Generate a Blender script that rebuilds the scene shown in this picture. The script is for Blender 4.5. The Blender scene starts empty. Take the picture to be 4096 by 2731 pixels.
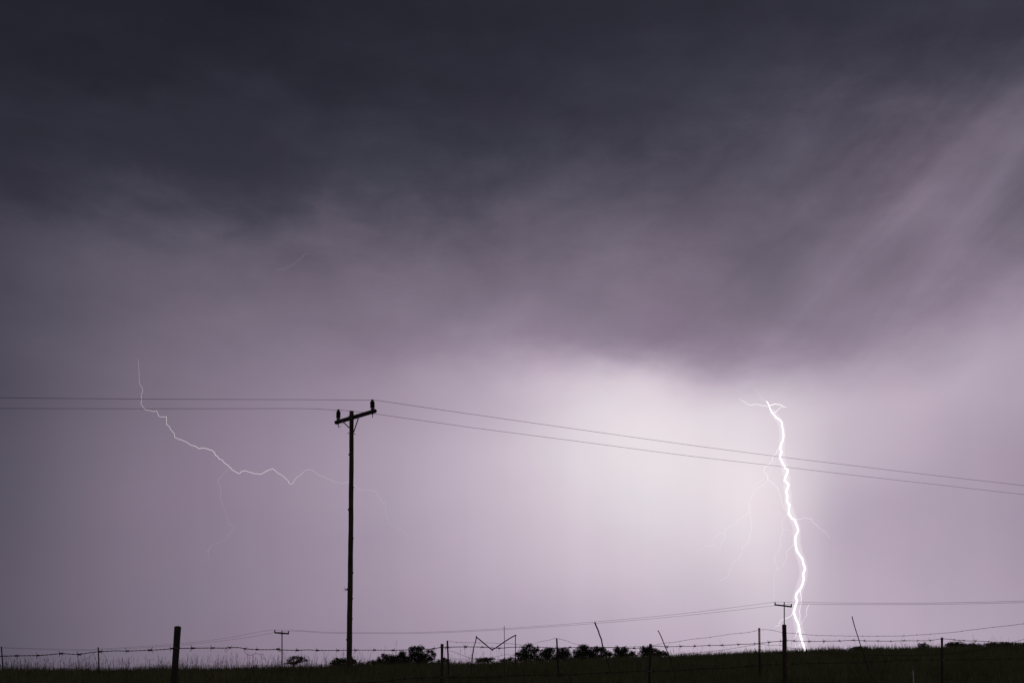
import bpy, math, random
import numpy as np
from mathutils import Vector, Matrix

random.seed(7)
rng = np.random.default_rng(11)
sc = bpy.context.scene
col = sc.collection

# ------------------------------------------------------------------ camera
EYE = 1.6                       # metres above the road edge
F, CX, HY = 3982.0, 2048.0, 2692.0   # focal length, centre column, eye-level row of a 4096 x 2731 frame
cam_d = bpy.data.cameras.new('camera')
cam = bpy.data.objects.new('camera', cam_d)
col.objects.link(cam)
cam.location = (0, 0, EYE)
cam.rotation_euler = (math.pi / 2, 0, 0)
cam_d.sensor_width = 36.0
cam_d.lens = 36.0 * F / 4096.0
cam_d.shift_y = (HY - 1365.5) / 4096.0
cam_d.clip_start = 0.1
cam_d.clip_end = 40000
sc.camera = cam


def W(px, py, d):
    """the place d metres ahead of the road edge that is seen at px, py of the photograph"""
    return Vector(((px - CX) / F * d, d, EYE + (HY - py) / F * d))


# ------------------------------------------------------------------ world (night; the storm cloud dome gives the light)
world = bpy.data.worlds.new('World')
sc.world = world
world.use_nodes = True
wn = world.node_tree.nodes
wl = world.node_tree.links
wn.clear()
w_out = wn.new('ShaderNodeOutputWorld')
w_bg = wn.new('ShaderNodeBackground')
w_sky = wn.new('ShaderNodeTexSky')
w_sky.sky_type = 'NISHITA'
w_sky.sun_disc = False
w_sky.sun_elevation = math.radians(-4)
w_sky.sun_rotation = math.radians(20)
w_bg.inputs['Strength'].default_value = 0.02
wl.new(w_sky.outputs[0], w_bg.inputs[0])
wl.new(w_bg.outputs[0], w_out.inputs[0])

sc.view_settings.view_transform = 'Standard'
sc.view_settings.look = 'None'
sc.view_settings.exposure = 0
sc.view_settings.gamma = 1
sc.view_settings.use_curve_mapping = False
sc.render.engine = 'CYCLES'
sc.cycles.max_bounces = 6
sc.cycles.transparent_max_bounces = 16


# ------------------------------------------------------------------ node helpers
class NT:
    def __init__(self, name):
        self.m = bpy.data.materials.new(name)
        self.m.use_nodes = True
        self.t = self.m.node_tree
        self.t.nodes.clear()
        self.out = self.t.nodes.new('ShaderNodeOutputMaterial')

    def n(self, typ, **kw):
        nd = self.t.nodes.new(typ)
        for k, v in kw.items():
            setattr(nd, k, v)
        return nd

    def l(self, a, b):
        self.t.links.new(a, b)

    def math(self, op, a, b=None, c=None, clamp=False):
        nd = self.n('ShaderNodeMath', operation=op, use_clamp=clamp)
        for i, v in enumerate((a, b, c)):
            if v is None:
                continue
            if isinstance(v, (int, float)):
                nd.inputs[i].default_value = v
            else:
                self.l(v, nd.inputs[i])
        return nd.outputs[0]

    def noise(self, vec, scale, detail=4, rough=0.55, dist=0.0):
        nd = self.n('ShaderNodeTexNoise')
        nd.inputs['Scale'].default_value = scale
        nd.inputs['Detail'].default_value = detail
        nd.inputs['Roughness'].default_value = rough
        nd.inputs['Distortion'].default_value = dist
        self.l(vec, nd.inputs['Vector'])
        return nd


# ------------------------------------------------------------------ the storm sky
# brightness of the lit cloud, as display grey, by row (photograph row) and column
SKY_X = [-600, 0, 256, 512, 1024, 1536, 2048, 2304, 2560, 2816, 3072, 3200, 3328, 3584, 3840, 4096, 4700]
SKY_T = [
    (-700, [32, 33, 34, 34, 34, 38, 39, 40, 41, 42, 44, 42, 43, 44, 46, 47, 46]),
    (0, [34, 36, 37, 37, 35, 41, 43, 45, 47, 48, 50, 48, 50, 53, 56, 60, 60]),
    (150, [35, 38, 39, 39, 37, 43, 44, 46, 50, 51, 54, 53, 55, 58, 62, 68, 70]),
    (300, [37, 40, 41, 41, 42, 47, 49, 51, 54, 57, 61, 61, 64, 70, 75, 80, 82]),
    (450, [42, 46, 47, 48, 49, 51, 51, 53, 57, 63, 71, 76, 81, 88, 94, 98, 98]),
    (600, [46, 48, 51, 52, 53, 58, 60, 64, 69, 77, 83, 86, 90, 104, 112, 104, 100]),
    (750, [50, 53, 56, 57, 59, 67, 75, 80, 84, 87, 91, 97, 103, 118, 112, 98, 96]),
    (850, [56, 66, 72, 73, 72, 82, 89, 92, 93, 95, 100, 106, 113, 126, 108, 98, 100]),
    (1000, [62, 71, 82, 88, 94, 100, 104, 106, 107, 106, 110, 116, 122, 118, 110, 118, 124]),
    (1150, [66, 75, 88, 98, 110, 115, 117, 119, 121, 118, 118, 122, 126, 122, 128, 142, 150]),
    (1300, [70, 79, 92, 105, 119, 125, 132, 138, 136, 128, 128, 131, 134, 144, 154, 164, 160]),
    (1420, [74, 82, 96, 109, 126, 138, 154, 160, 156, 142, 142, 149, 156, 166, 172, 174, 164]),
    (1500, [70, 78, 95, 110, 130, 148, 173, 196, 202, 186, 178, 182, 178, 184, 180, 172, 160]),
    (1600, [72, 81, 98, 114, 135, 154, 185, 216, 224, 217, 210, 198, 194, 188, 178, 168, 158]),
    (1800, [76, 86, 104, 120, 142, 165, 201, 222, 231, 229, 226, 218, 199, 186, 170, 160, 152]),
    (1980, [78, 88, 106, 122, 142, 165, 197, 216, 223, 227, 228, 221, 189, 174, 166, 160, 152]),
    (2150, [80, 89, 106, 120, 140, 160, 191, 205, 211, 217, 219, 217, 184, 173, 166, 160, 152]),
    (2320, [82, 91, 107, 120, 139, 158, 183, 195, 200, 202, 208, 211, 188, 176, 170, 164, 154]),
    (2480, [82, 91, 106, 118, 137, 152, 170, 178, 185, 189, 196, 204, 184, 178, 173, 168, 158]),
    (2700, [82, 90, 104, 115, 133, 147, 164, 172, 177, 180, 188, 196, 179, 176, 172, 168, 160]),
    (3000, [82, 90, 104, 115, 133, 147, 164, 172, 177, 180, 188, 196, 179, 176, 172, 168, 160]),
]
GX = np.array(SKY_X, float)
GY = np.array([r[0] for r in SKY_T], float)
GV = np.array([r[1] for r in SKY_T], float)


def sky_grey(px, py):
    row = np.array([np.interp(px, GX, GV[j]) for j in range(len(GY))])
    return float(np.interp(py, GY, row))


def grey_rgb(g):
    lv = [30, 60, 100, 140, 185, 230]
    r = np.interp(g, lv, [0.94, 0.975, 1.018, 1.028, 1.026, 1.012])
    gg = np.interp(g, lv, [0.955, 0.955, 0.933, 0.927, 0.942, 0.972])
    b = np.interp(g, lv, [1.25, 1.16, 1.08, 1.06, 1.03, 0.995])
    c = np.array([r, gg, b]) * g / 255.0
    lin = np.where(c < 0.04045, c / 12.92, ((c + 0.055) / 1.055) ** 2.4)
    return lin ** (1 / 2.2)


def spline_prefilter(a):
    """control values whose cubic B-spline passes through a (along axis 0)"""
    n = a.shape[0]
    M = np.zeros((n, n))
    for i in range(n):
        M[i, i] += 4 / 6
        M[i, max(i - 1, 0)] += 1 / 6
        M[i, min(i + 1, n - 1)] += 1 / 6
    return np.linalg.solve(M, a.reshape(n, -1)).reshape(a.shape)


A0, A1, NA = -0.60, 0.60, 22          # bearings covered by the lit part of the storm (rad)
E0, E1, NE = -0.02, 0.72, 25          # elevations (rad)
azs = np.linspace(A0, A1, NA)
els = np.linspace(E0, E1, NE)
TAB = np.zeros((NE, NA, 3))
for j, e in enumerate(els):
    for i, a in enumerate(azs):
        px = CX + F * math.tan(a)
        py = HY - F * math.tan(e) / math.cos(a)
        TAB[j, i] = grey_rgb(sky_grey(px, py))
CT = spline_prefilter(spline_prefilter(TAB.transpose(1, 0, 2)).transpose(1, 0, 2))
CT = np.clip(CT, 0.0, 1.4)


def sky_material():
    N = NT('storm_cloud')
    tc = N.n('ShaderNodeTexCoord')
    nv = N.n('ShaderNodeVectorMath', operation='NORMALIZE')
    N.l(tc.outputs['Object'], nv.inputs[0])
    sep = N.n('ShaderNodeSeparateXYZ')
    N.l(nv.outputs[0], sep.inputs[0])
    x, y, z = sep.outputs
    az = N.math('ARCTAN2', x, y)
    el = N.math('ARCSINE', z)
    cmb = N.n('ShaderNodeCombineXYZ')
    N.l(az, cmb.inputs[0])
    N.l(el, cmb.inputs[1])
    # slow billow that bends the cloud layers
    mp = N.n('ShaderNodeMapping')
    mp.inputs['Scale'].default_value = (1.0, 2.0, 1.0)
    N.l(cmb.outputs[0], mp.inputs[0])
    warp = N.noise(mp.outputs[0], 7.0, 5, 0.55)
    ws = N.n('ShaderNodeSeparateColor')
    N.l(warp.outputs['Color'], ws.inputs[0])
    hgt = N.n('ShaderNodeMapRange', interpolation_type='SMOOTHSTEP')
    N.l(el, hgt.inputs[0])
    hgt.inputs[1].default_value, hgt.inputs[2].default_value = 0.20, 0.34
    hgt.inputs[3].default_value, hgt.inputs[4].default_value = 0.012, 0.085
    az2 = N.math('MULTIPLY_ADD', N.math('SUBTRACT', ws.outputs[0], 0.5), hgt.outputs[0], az)
    el2 = N.math('MULTIPLY_ADD', N.math('SUBTRACT', ws.outputs[1], 0.5), N.math('MULTIPLY', hgt.outputs[0], 0.8), el)
    # ragged lower edge of the dark deck
    w2 = N.noise(mp.outputs[0], 19.0, 6, 0.62, 0.5)
    w2h = N.n('ShaderNodeMapRange', interpolation_type='SMOOTHSTEP')
    N.l(el, w2h.inputs[0])
    w2h.inputs[1].default_value, w2h.inputs[2].default_value = 0.33, 0.42
    w2h.inputs[3].default_value, w2h.inputs[4].default_value = 0.004, 0.038
    el2 = N.math('MULTIPLY_ADD', N.math('SUBTRACT', w2.outputs['Fac'], 0.5), w2h.outputs[0], el2)
    # diagonal rain curtains high on the right hand side
    rot = N.n('ShaderNodeMapping')
    rot.inputs['Rotation'].default_value = (0, 0, math.radians(-43))
    N.l(cmb.outputs[0], rot.inputs[0])
    rs = N.n('ShaderNodeMapping')
    rs.inputs['Scale'].default_value = (2.6, 14.0, 1.0)
    N.l(rot.outputs[0], rs.inputs[0])
    st = N.noise(rs.outputs[0], 1.0, 4, 0.55, 0.6)
    dx = N.math('DIVIDE', N.math('SUBTRACT', az, 0.42), 0.22)
    dy = N.math('DIVIDE', N.math('SUBTRACT', el, 0.43), 0.13)
    g = N.math('POWER', math.e, N.math('MULTIPLY', N.math('ADD', N.math('MULTIPLY', dx, dx), N.math('MULTIPLY', dy, dy)), -1.0))
    rs2 = N.n('ShaderNodeMapping')
    rs2.inputs['Scale'].default_value = (1.6, 6.5, 1.0)
    rs2.inputs['Location'].default_value = (0.3, 0.75, 0.0)
    N.l(rot.outputs[0], rs2.inputs[0])
    st2 = N.noise(rs2.outputs[0], 1.0, 2, 0.5, 0.4)
    both = N.math('ADD', N.math('MULTIPLY', N.math('SUBTRACT', st.outputs['Fac'], 0.5), 0.50), N.math('MULTIPLY', N.math('SUBTRACT', st2.outputs['Fac'], 0.5), 0.28))
    streak = N.math('MULTIPLY', both, g)
    # wispy layering of the upper deck
    lay = N.n('ShaderNodeMapping')
    lay.inputs['Rotation'].default_value = (0, 0, math.radians(-7))
    lay.inputs['Scale'].default_value = (4.5, 17.0, 1.0)
    N.l(cmb.outputs[0], lay.inputs[0])
    ln = N.noise(lay.outputs[0], 1.0, 7, 0.55, 0.8)
    la = N.n('ShaderNodeMapRange', interpolation_type='SMOOTHSTEP')
    N.l(el, la.inputs[0])
    la.inputs[1].default_value, la.inputs[2].default_value = 0.33, 0.52
    la.inputs[3].default_value, la.inputs[4].default_value = 0.0, 0.24
    layer = N.math('MULTIPLY', N.math('SUBTRACT', ln.outputs['Fac'], 0.5), la.outputs[0])
    # faint falling rain shafts below the cloud base
    rn = N.n('ShaderNodeMapping')
    rn.inputs['Scale'].default_value = (24.0, 2.0, 1.0)
    rn.inputs['Rotation'].default_value = (0, 0, math.radians(-6))
    N.l(cmb.outputs[0], rn.inputs[0])
    rsn = N.noise(rn.outputs[0], 1.0, 4, 0.5, 0.4)
    rm = N.n('ShaderNodeMapRange', interpolation_type='SMOOTHSTEP')
    N.l(el, rm.inputs[0])
    rm.inputs[1].default_value, rm.inputs[2].default_value = 0.34, 0.16
    rm.inputs[3].default_value, rm.inputs[4].default_value = 0.0, 0.04
    shaft = N.math('MULTIPLY', N.math('SUBTRACT', rsn.outputs['Fac'], 0.5), rm.outputs[0])
    # lit cloud by bearing and elevation
    s = N.math('DIVIDE', N.math('SUBTRACT', az2, A0), A1 - A0, clamp=True)
    v = N.math('DIVIDE', N.math('SUBTRACT', el2, E0), E1 - E0, clamp=True)

    def fill(rp, cols):
        rp.color_ramp.interpolation = 'B_SPLINE'
        e = rp.color_ramp.elements
        n = len(cols)
        while len(e) < n:
            e.new(0.5)
        for k, c in enumerate(cols):
            e[k].position = k / (n - 1)
        for k, c in enumerate(cols):
            e[k].color = (float(c[0]), float(c[1]), float(c[2]), 1)
    total = None
    for j in range(NE):
        rp = N.n('ShaderNodeValToRGB')
        fill(rp, CT[j])
        N.l(s, rp.inputs[0])
        wt = N.n('ShaderNodeValToRGB')
        fill(wt, [(1, 1, 1) if k == j else (0, 0, 0) for k in range(NE)])
        N.l(v, wt.inputs[0])
        mu = N.n('ShaderNodeVectorMath', operation='MULTIPLY_ADD' if total is not None else 'MULTIPLY')
        N.l(rp.outputs[0], mu.inputs[0])
        N.l(wt.outputs[0], mu.inputs[1])
        if total is not None:
            N.l(total, mu.inputs[2])
        total = mu.outputs[0]
    mo = N.noise(mp.outputs[0], 11.0, 7, 0.62, 0.4)
    ma = N.n('ShaderNodeMapRange', interpolation_type='SMOOTHSTEP')
    N.l(el, ma.inputs[0])
    ma.inputs[1].default_value, ma.inputs[2].default_value = 0.24, 0.40
    ma.inputs[3].default_value, ma.inputs[4].default_value = 0.02, 0.14
    mott = N.math('MULTIPLY', N.math('SUBTRACT', mo.outputs['Fac'], 0.5), ma.outputs[0])
    amp = N.math('ADD', N.math('ADD', N.math('ADD', streak, layer), N.math('ADD', shaft, mott)), 1.0)
    tex = N.n('ShaderNodeVectorMath', operation='SCALE')
    N.l(total, tex.inputs[0])
    N.l(amp, tex.inputs['Scale'])
    # slight violet / grey mottling
    chn = N.noise(cmb.outputs[0], 9.0, 3, 0.5)
    chm = N.n('ShaderNodeMix', data_type='RGBA')
    N.l(chn.outputs['Fac'], chm.inputs['Factor'])
    chm.inputs[6].default_value = (0.978, 1.01, 1.0, 1)
    chm.inputs[7].default_value = (1.022, 0.99, 1.0, 1)
    tint = N.n('ShaderNodeVectorMath', operation='MULTIPLY')
    N.l(tex.outputs[0], tint.inputs[0])
    N.l(chm.outputs[2], tint.inputs[1])
    # outside the lit storm: one even unseen deck, brightened to light the grass
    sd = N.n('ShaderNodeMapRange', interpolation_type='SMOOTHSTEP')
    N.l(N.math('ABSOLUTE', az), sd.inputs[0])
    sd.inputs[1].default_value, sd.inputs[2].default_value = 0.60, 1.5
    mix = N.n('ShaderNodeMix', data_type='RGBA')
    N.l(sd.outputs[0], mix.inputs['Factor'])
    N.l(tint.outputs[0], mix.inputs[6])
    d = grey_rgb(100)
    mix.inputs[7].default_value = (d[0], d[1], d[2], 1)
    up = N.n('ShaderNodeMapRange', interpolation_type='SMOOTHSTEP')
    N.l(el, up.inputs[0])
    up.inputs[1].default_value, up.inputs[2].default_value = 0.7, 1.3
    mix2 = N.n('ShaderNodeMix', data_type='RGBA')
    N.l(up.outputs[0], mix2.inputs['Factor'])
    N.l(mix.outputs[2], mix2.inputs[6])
    d = grey_rgb(72)  # overhead deck, also raised for more light on the grass
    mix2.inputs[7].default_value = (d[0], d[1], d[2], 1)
    gm = N.n('ShaderNodeGamma')
    gm.inputs[1].default_value = 2.2
    N.l(mix2.outputs[2], gm.inputs[0])
    em = N.n('ShaderNodeEmission')
    N.l(gm.outputs[0], em.inputs[0])
    N.l(em.outputs[0], N.out.inputs['Surface'])
    N.m.cycles.emission_sampling = 'NONE'
    return N.m


# ------------------------------------------------------------------ materials
def wood(name, c1, c2, scale=(9, 9, 1.2), rough=0.85, bump=0.5):
    N = NT(name)
    tc = N.n('ShaderNodeTexCoord')
    mp = N.n('ShaderNodeMapping')
    mp.inputs['Scale'].default_value = scale
    N.l(tc.outputs['Object'], mp.inputs[0])
    a = N.noise(mp.outputs[0], 3.0, 8, 0.65, 0.6)
    b = N.noise(tc.outputs['Object'], 1.7, 3, 0.5)
    f = N.math('ADD', N.math('MULTIPLY', a.outputs['Fac'], 0.6), N.math('MULTIPLY', b.outputs['Fac'], 0.4))
    rp = N.n('ShaderNodeValToRGB')
    rp.color_ramp.elements[0].position, rp.color_ramp.elements[1].position = 0.35, 0.65
    rp.color_ramp.elements[0].color = (*c1, 1)
    rp.color_ramp.elements[1].color = (*c2, 1)
    N.l(f, rp.inputs[0])
    p = N.n('ShaderNodeBsdfPrincipled')
    N.l(rp.outputs[0], p.inputs['Base Color'])
    p.inputs['Roughness'].default_value = rough
    p.inputs['Specular IOR Level'].default_value = 0.2
    bp = N.n('ShaderNodeBump')
    bp.inputs['Strength'].default_value = bump
    bp.inputs['Distance'].default_value = 0.01
    N.l(a.outputs['Fac'], bp.inputs['Height'])
    N.l(bp.outputs[0], p.inputs['Normal'])
    N.l(p.outputs[0], N.out.inputs['Surface'])
    return N.m


def simple(name, c1, c2, scale=6.0, rough=0.6, metal=0.0, spec=0.3, trans=None):
    N = NT(name)
    tc = N.n('ShaderNodeTexCoord')
    a = N.noise(tc.outputs['Object'], scale, 5, 0.6)
    rp = N.n('ShaderNodeValToRGB')
    rp.color_ramp.elements[0].position, rp.color_ramp.elements[1].position = 0.35, 0.68
    rp.color_ramp.elements[0].color = (*c1, 1)
    rp.color_ramp.elements[1].color = (*c2, 1)
    N.l(a.outputs['Fac'], rp.inputs[0])
    p = N.n('ShaderNodeBsdfPrincipled')
    N.l(rp.outputs[0], p.inputs['Base Color'])
    p.inputs['Roughness'].default_value = rough
    p.inputs['Metallic'].default_value = metal
    p.inputs['Specular IOR Level'].default_value = spec
    if trans:
        tr = N.n('ShaderNodeBsdfTranslucent')
        N.l(rp.outputs[0], tr.inputs[0])
        mx = N.n('ShaderNodeMixShader')
        mx.inputs[0].default_value = trans
        N.l(p.outputs[0], mx.inputs[1])
        N.l(tr.outputs[0], mx.inputs[2])
        N.l(mx.outputs[0], N.out.inputs['Surface'])
    else:
        N.l(p.outputs[0], N.out.inputs['Surface'])
    return N.m


def glow(name, colr, strength):
    N = NT(name)
    em = N.n('ShaderNodeEmission')
    em.inputs[0].default_value = (*colr, 1)
    em.inputs[1].default_value = strength
    N.l(em.outputs[0], N.out.inputs['Surface'])
    N.m.cycles.emission_sampling = 'NONE'
    return N.m


def halo_glow(name, colr, strength):  # emission volume that paints the bloom around the bolt
    N = NT(name)
    em = N.n('ShaderNodeEmission')
    em.inputs[0].default_value = (*colr, 1)
    em.inputs[1].default_value = strength
    N.l(em.outputs[0], N.out.inputs['Volume'])
    N.m.cycles.emission_sampling = 'NONE'
    return N.m


M = {
    'pole': wood('creosoted_pole_wood', (0.028, 0.028, 0.013), (0.10, 0.092, 0.048)),
    'post': wood('weathered_post_wood', (0.025, 0.023, 0.015), (0.07, 0.062, 0.042)),
    'gnarl': wood('rough_bark_post', (0.035, 0.025, 0.018), (0.11, 0.075, 0.052), (14, 14, 5), 0.9, 1.0),
    'stick': wood('dry_stick_wood', (0.04, 0.034, 0.025), (0.10, 0.085, 0.06)),
    'steel': simple('rusted_steel_post', (0.03, 0.02, 0.015), (0.065, 0.05, 0.042), 12, 0.8, 0.0, 0.1),
    'wire': simple('rusted_wire', (0.035, 0.022, 0.018), (0.09, 0.07, 0.06), 20, 0.75, 0.0, 0.1),
    'cable': simple('aluminium_conductor', (0.05, 0.048, 0.048), (0.08, 0.078, 0.078), 3, 0.7, 0.0, 0.1),
    'ceramic': simple('brown_glazed_ceramic', (0.025, 0.014, 0.009), (0.045, 0.028, 0.018), 8, 0.45, 0.0, 0.25),
    'galv': simple('galvanised_steel', (0.22, 0.24, 0.23), (0.34, 0.36, 0.35), 15, 0.5, 0.2),
    'pvc': simple('pale_plastic_tube', (0.40, 0.41, 0.39), (0.58, 0.58, 0.55), 10, 0.5),
    'green': simple('green_plastic_cap', (0.03, 0.16, 0.10), (0.05, 0.24, 0.15), 10, 0.5),
    'leaf': simple('tree_leaves', (0.035, 0.05, 0.022), (0.075, 0.10, 0.045), 2.5, 0.7, 0, 0.1, 0.25),
    'leaf_lit': simple('painted_lit_leaves', (0.10, 0.20, 0.04), (0.16, 0.30, 0.07), 2.5, 0.7, 0, 0.1, 0.35),  # lighter leaf colour painted in for light on the foliage
    'bark': wood('tree_bark', (0.04, 0.032, 0.025), (0.10, 0.08, 0.06)),
    
    'straw': simple('grass_seed_heads', (0.07, 0.055, 0.03), (0.16, 0.12, 0.07), 3.0, 0.8, 0, 0.1, 0.3),
    'bolt': glow('lightning_core', (1.0, 0.985, 0.97), 1.7),
    'bolt_b': glow('lightning_branch', (1.0, 0.97, 0.985), 1.2),
    'bolt_f': glow('faint_lightning_branch', (0.99, 0.95, 0.99), 1.0),
    'bolt_l': glow('distant_lightning', (1.0, 0.93, 0.97), 0.72),
    'bolt_lf': glow('distant_faint_lightning', (0.60, 0.53, 0.60), 0.55),
    'halo1': halo_glow('bolt_halo', (1.0, 0.96, 0.97), 0.075),
    'halo2': halo_glow('bolt_halo_outer', (1.0, 0.96, 0.97), 0.016),
}


def grass_material():
    N = NT('summer_grass')
    tc = N.n('ShaderNodeTexCoord')
    mp = N.n('ShaderNodeMapping')
    mp.inputs['Scale'].default_value = (16, 5, 0.6)
    N.l(tc.outputs['Object'], mp.inputs[0])
    a = N.noise(mp.outputs[0], 1.0, 4, 0.7)
    b = N.noise(tc.outputs['Object'], 0.7, 4, 0.6)
    f = N.math('ADD', N.math('MULTIPLY', a.outputs['Fac'], 0.6), N.math('MULTIPLY', b.outputs['Fac'], 0.4))
    rp = N.n('ShaderNodeValToRGB')
    e = rp.color_ramp.elements
    e[0].position, e[0].color = 0.36, (0.045, 0.060, 0.022, 1)
    e[1].position, e[1].color = 0.64, (0.25, 0.225, 0.115, 1)
    k = e.new(0.50)
    k.color = (0.11, 0.13, 0.046, 1)
    N.l(f, rp.inputs[0])
    p = N.n('ShaderNodeBsdfPrincipled')
    p.inputs['Roughness'].default_value = 0.75
    p.inputs['Specular IOR Level'].default_value = 0.15
    N.l(rp.outputs[0], p.inputs['Base Color'])
    tr = N.n('ShaderNodeBsdfTranslucent')
    N.l(rp.outputs[0], tr.inputs[0])
    mx = N.n('ShaderNodeMixShader')
    mx.inputs[0].default_value = 0.35
    N.l(p.outputs[0], mx.inputs[1])
    N.l(tr.outputs[0], mx.inputs[2])
    N.l(mx.outputs[0], N.out.inputs['Surface'])
    return N.m


M['grass'] = grass_material()

# ------------------------------------------------------------------ mesh helpers
class MB:
    def __init__(self):
        self.v, self.f = [], []

    def ring_tube(self, pts, radii, sides=8, caps=True, squash=None):
        pts = [Vector(p) for p in pts]
        n = len(pts)
        if isinstance(radii, (int, float)):
            radii = [radii] * n
        base = len(self.v)
        up = None
        for i, p in enumerate(pts):
            t = (pts[min(i + 1, n - 1)] - pts[max(i - 1, 0)])
            if t.length < 1e-9:
                t = Vector((0, 0, 1))
            t.normalize()
            if up is None:
                up = Vector((0, -1, 0)) if abs(t.y) < 0.9 else Vector((0, 0, 1))
            s = t.cross(up)
            if s.length < 1e-6:
                s = t.orthogonal()
            s.normalize()
            up = s.cross(t).normalized()
            for k in range(sides):
                a = 2 * math.pi * k / sides
                self.v.append(p + (s * math.cos(a) + up * math.sin(a)) * radii[i])
        for i in range(n - 1):
            for k in range(sides):
                a, b = base + i * sides + k, base + i * sides + (k + 1) % sides
                self.f.append((b, a, a + sides, b + sides))
        if caps:
            self.f.append(tuple(base + k for k in range(sides)))
            self.f.append(tuple(base + (n - 1) * sides + k for k in reversed(range(sides))))
        return self

    def lathe(self, prof, origin, axis=Vector((0, 0, 1)), sides=14):
        axis = Vector(axis).normalized()
        s = axis.orthogonal().normalized()
        u = axis.cross(s)
        base = len(self.v)
        o = Vector(origin)
        for r, h in prof:
            for k in range(sides):
                a = 2 * math.pi * k / sides
                self.v.append(o + axis * h + (s * math.cos(a) + u * math.sin(a)) * r)
        n = len(prof)
        for i in range(n - 1):
            for k in range(sides):
                a, b = base + i * sides + k, base + i * sides + (k + 1) % sides
                self.f.append((a, b, b + sides, a + sides))
        self.f.append(tuple(base + k for k in reversed(range(sides))))
        self.f.append(tuple(base + (n - 1) * sides + k for k in range(sides)))
        return self

    def box(self, c, sx, sy, sz, rot=None):
        c = Vector(c)
        b = len(self.v)
        for dz in (-1, 1):
            for dx, dy in ((-1, -1), (1, -1), (1, 1), (-1, 1)):
                d = Vector((dx * sx / 2, dy * sy / 2, dz * sz / 2))
                self.v.append(c + (rot @ d if rot else d))
        for q in ((3, 2, 1, 0), (4, 5, 6, 7), (0, 1, 5, 4), (1, 2, 6, 5), (2, 3, 7, 6), (3, 0, 4, 7)):
            self.f.append(tuple(b + i for i in q))
        return self

    def mesh(self, name, mat, smooth=True):
        me = bpy.data.meshes.new(name)
        me.from_pydata([tuple(p) for p in self.v], [], self.f)
        me.materials.append(mat)
        if smooth:
            me.polygons.foreach_set('use_smooth', [True] * len(me.polygons))
        me.update()
        return me

    def build(self, name, mat, parent=None, smooth=True, label=None):
        """one mesh object; under a parent the vertices are moved into the parent's space"""
        if parent is not None:
            off = parent_origin(parent)
            self.v = [Vector(p) - off for p in self.v]
        o = bpy.data.objects.new(name, self.mesh(name, mat, smooth))
        col.objects.link(o)
        if parent is not None:
            o.parent = parent
        if label:
            o['label'] = label
        return o


def parent_origin(o):
    p = Vector((0, 0, 0))
    while o is not None:
        p += o.location
        o = o.parent
    return p


def thing(name, label, cat, loc, group=None):
    o = bpy.data.objects.new(name, None)
    o.empty_display_size = 0.2
    o.location = loc
    o['label'], o['category'] = label, cat
    if group:
        o['group'] = group
    col.objects.link(o)
    return o


def np_mesh(name, V, Fq, mat, smooth=False):
    """fast mesh from arrays; Fq is (n, k)"""
    me = bpy.data.meshes.new(name)
    k = Fq.shape[1]
    me.vertices.add(len(V))
    me.vertices.foreach_set('co', np.ascontiguousarray(V, dtype=np.float32).ravel())
    me.loops.add(Fq.size)
    me.loops.foreach_set('vertex_index', np.ascontiguousarray(Fq, dtype=np.int32).ravel())
    me.polygons.add(len(Fq))
    me.polygons.foreach_set('loop_start', np.arange(0, Fq.size, k, dtype=np.int32))
    me.polygons.foreach_set('loop_total', np.full(len(Fq), k, dtype=np.int32))
    if smooth:
        me.polygons.foreach_set('use_smooth', [True] * len(Fq))
    me.materials.append(mat)
    me.update(calc_edges=True)
    me.validate()
    return me


def smooth_path(pts, step):
    """Catmull-Rom through 3D points, sampled about every step metres"""
    pts = [Vector(p) for p in pts]
    out = []
    for i in range(len(pts) - 1):
        p0, p1, p2, p3 = pts[max(i - 1, 0)], pts[i], pts[i + 1], pts[min(i + 2, len(pts) - 1)]
        n = max(1, int((p2 - p1).length / step))
        for k in range(n):
            t = k / n
            out.append(0.5 * ((2 * p1) + (p2 - p0) * t + (2 * p0 - 5 * p1 + 4 * p2 - p3) * t * t + (3 * p1 - p0 - 3 * p2 + p3) * t ** 3))
    out.append(pts[-1])
    return out


# ------------------------------------------------------------------ terrain
CR_PX = [-2600, -1500, 0, 700, 1000, 1400, 1800, 2300, 2680, 3050, 3200, 3400, 3600, 3768, 4096, 5000, 6500]
CR_PY = [2679, 2676, 2673, 2668, 2664, 2656, 2646, 2632, 2614, 2597, 2592, 2586, 2583, 2579, 2572, 2562, 2556]
_pp = np.linspace(-2600, 6500, 800)
_zc = 45 + 20 * np.clip(_pp, -500, 4600) / 4096
_xc = (_pp - CX) / F * _zc
_yy = np.interp(_pp, CR_PX, CR_PY)
_k = np.hanning(41); _k /= _k.sum()
_yy = np.convolve(np.pad(_yy, 20, mode='edge'), _k, mode='valid')
_hc = (HY - _yy) / F * _zc
GRASS_H = 0.30


def ground(X, Y):
    """ground height (world z)"""
    X = np.asarray(X, float)
    Y = np.asarray(Y, float)
    zc = np.interp(X, _xc, _zc)
    hc = np.interp(X, _xc, _hc) - GRASS_H
    near = np.interp(Y, [-50, 0, 4, 8, 11, 14], [-1.6, -1.6, -1.55, -1.2, -0.72, -0.47])
    t = np.clip((Y - 14) / (zc - 14), 0, 1)
    h = np.where(Y < 14, near, -0.47 + (hc + 0.47) * t)
    fall = np.clip(Y - zc, 0, None)
    h = h - 0.035 * np.where(fall < 12, fall ** 2 / 24, fall - 6)
    h = np.maximum(h, np.where(Y > zc, -3.0, -9))
    h = h + 0.03 * np.sin(X * 1.3 + Y * 0.4) * np.sin(Y * 0.9 - X * 0.3) * np.clip((Y - 8) / 10, 0, 1) * np.clip((300 - Y) / 100, 0, 1)
    return h + EYE


def spaced(a, b, n, k):
    s = np.linspace(-1, 1, n)
    return np.sign(s) * (np.abs(s) ** k) * b


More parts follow.
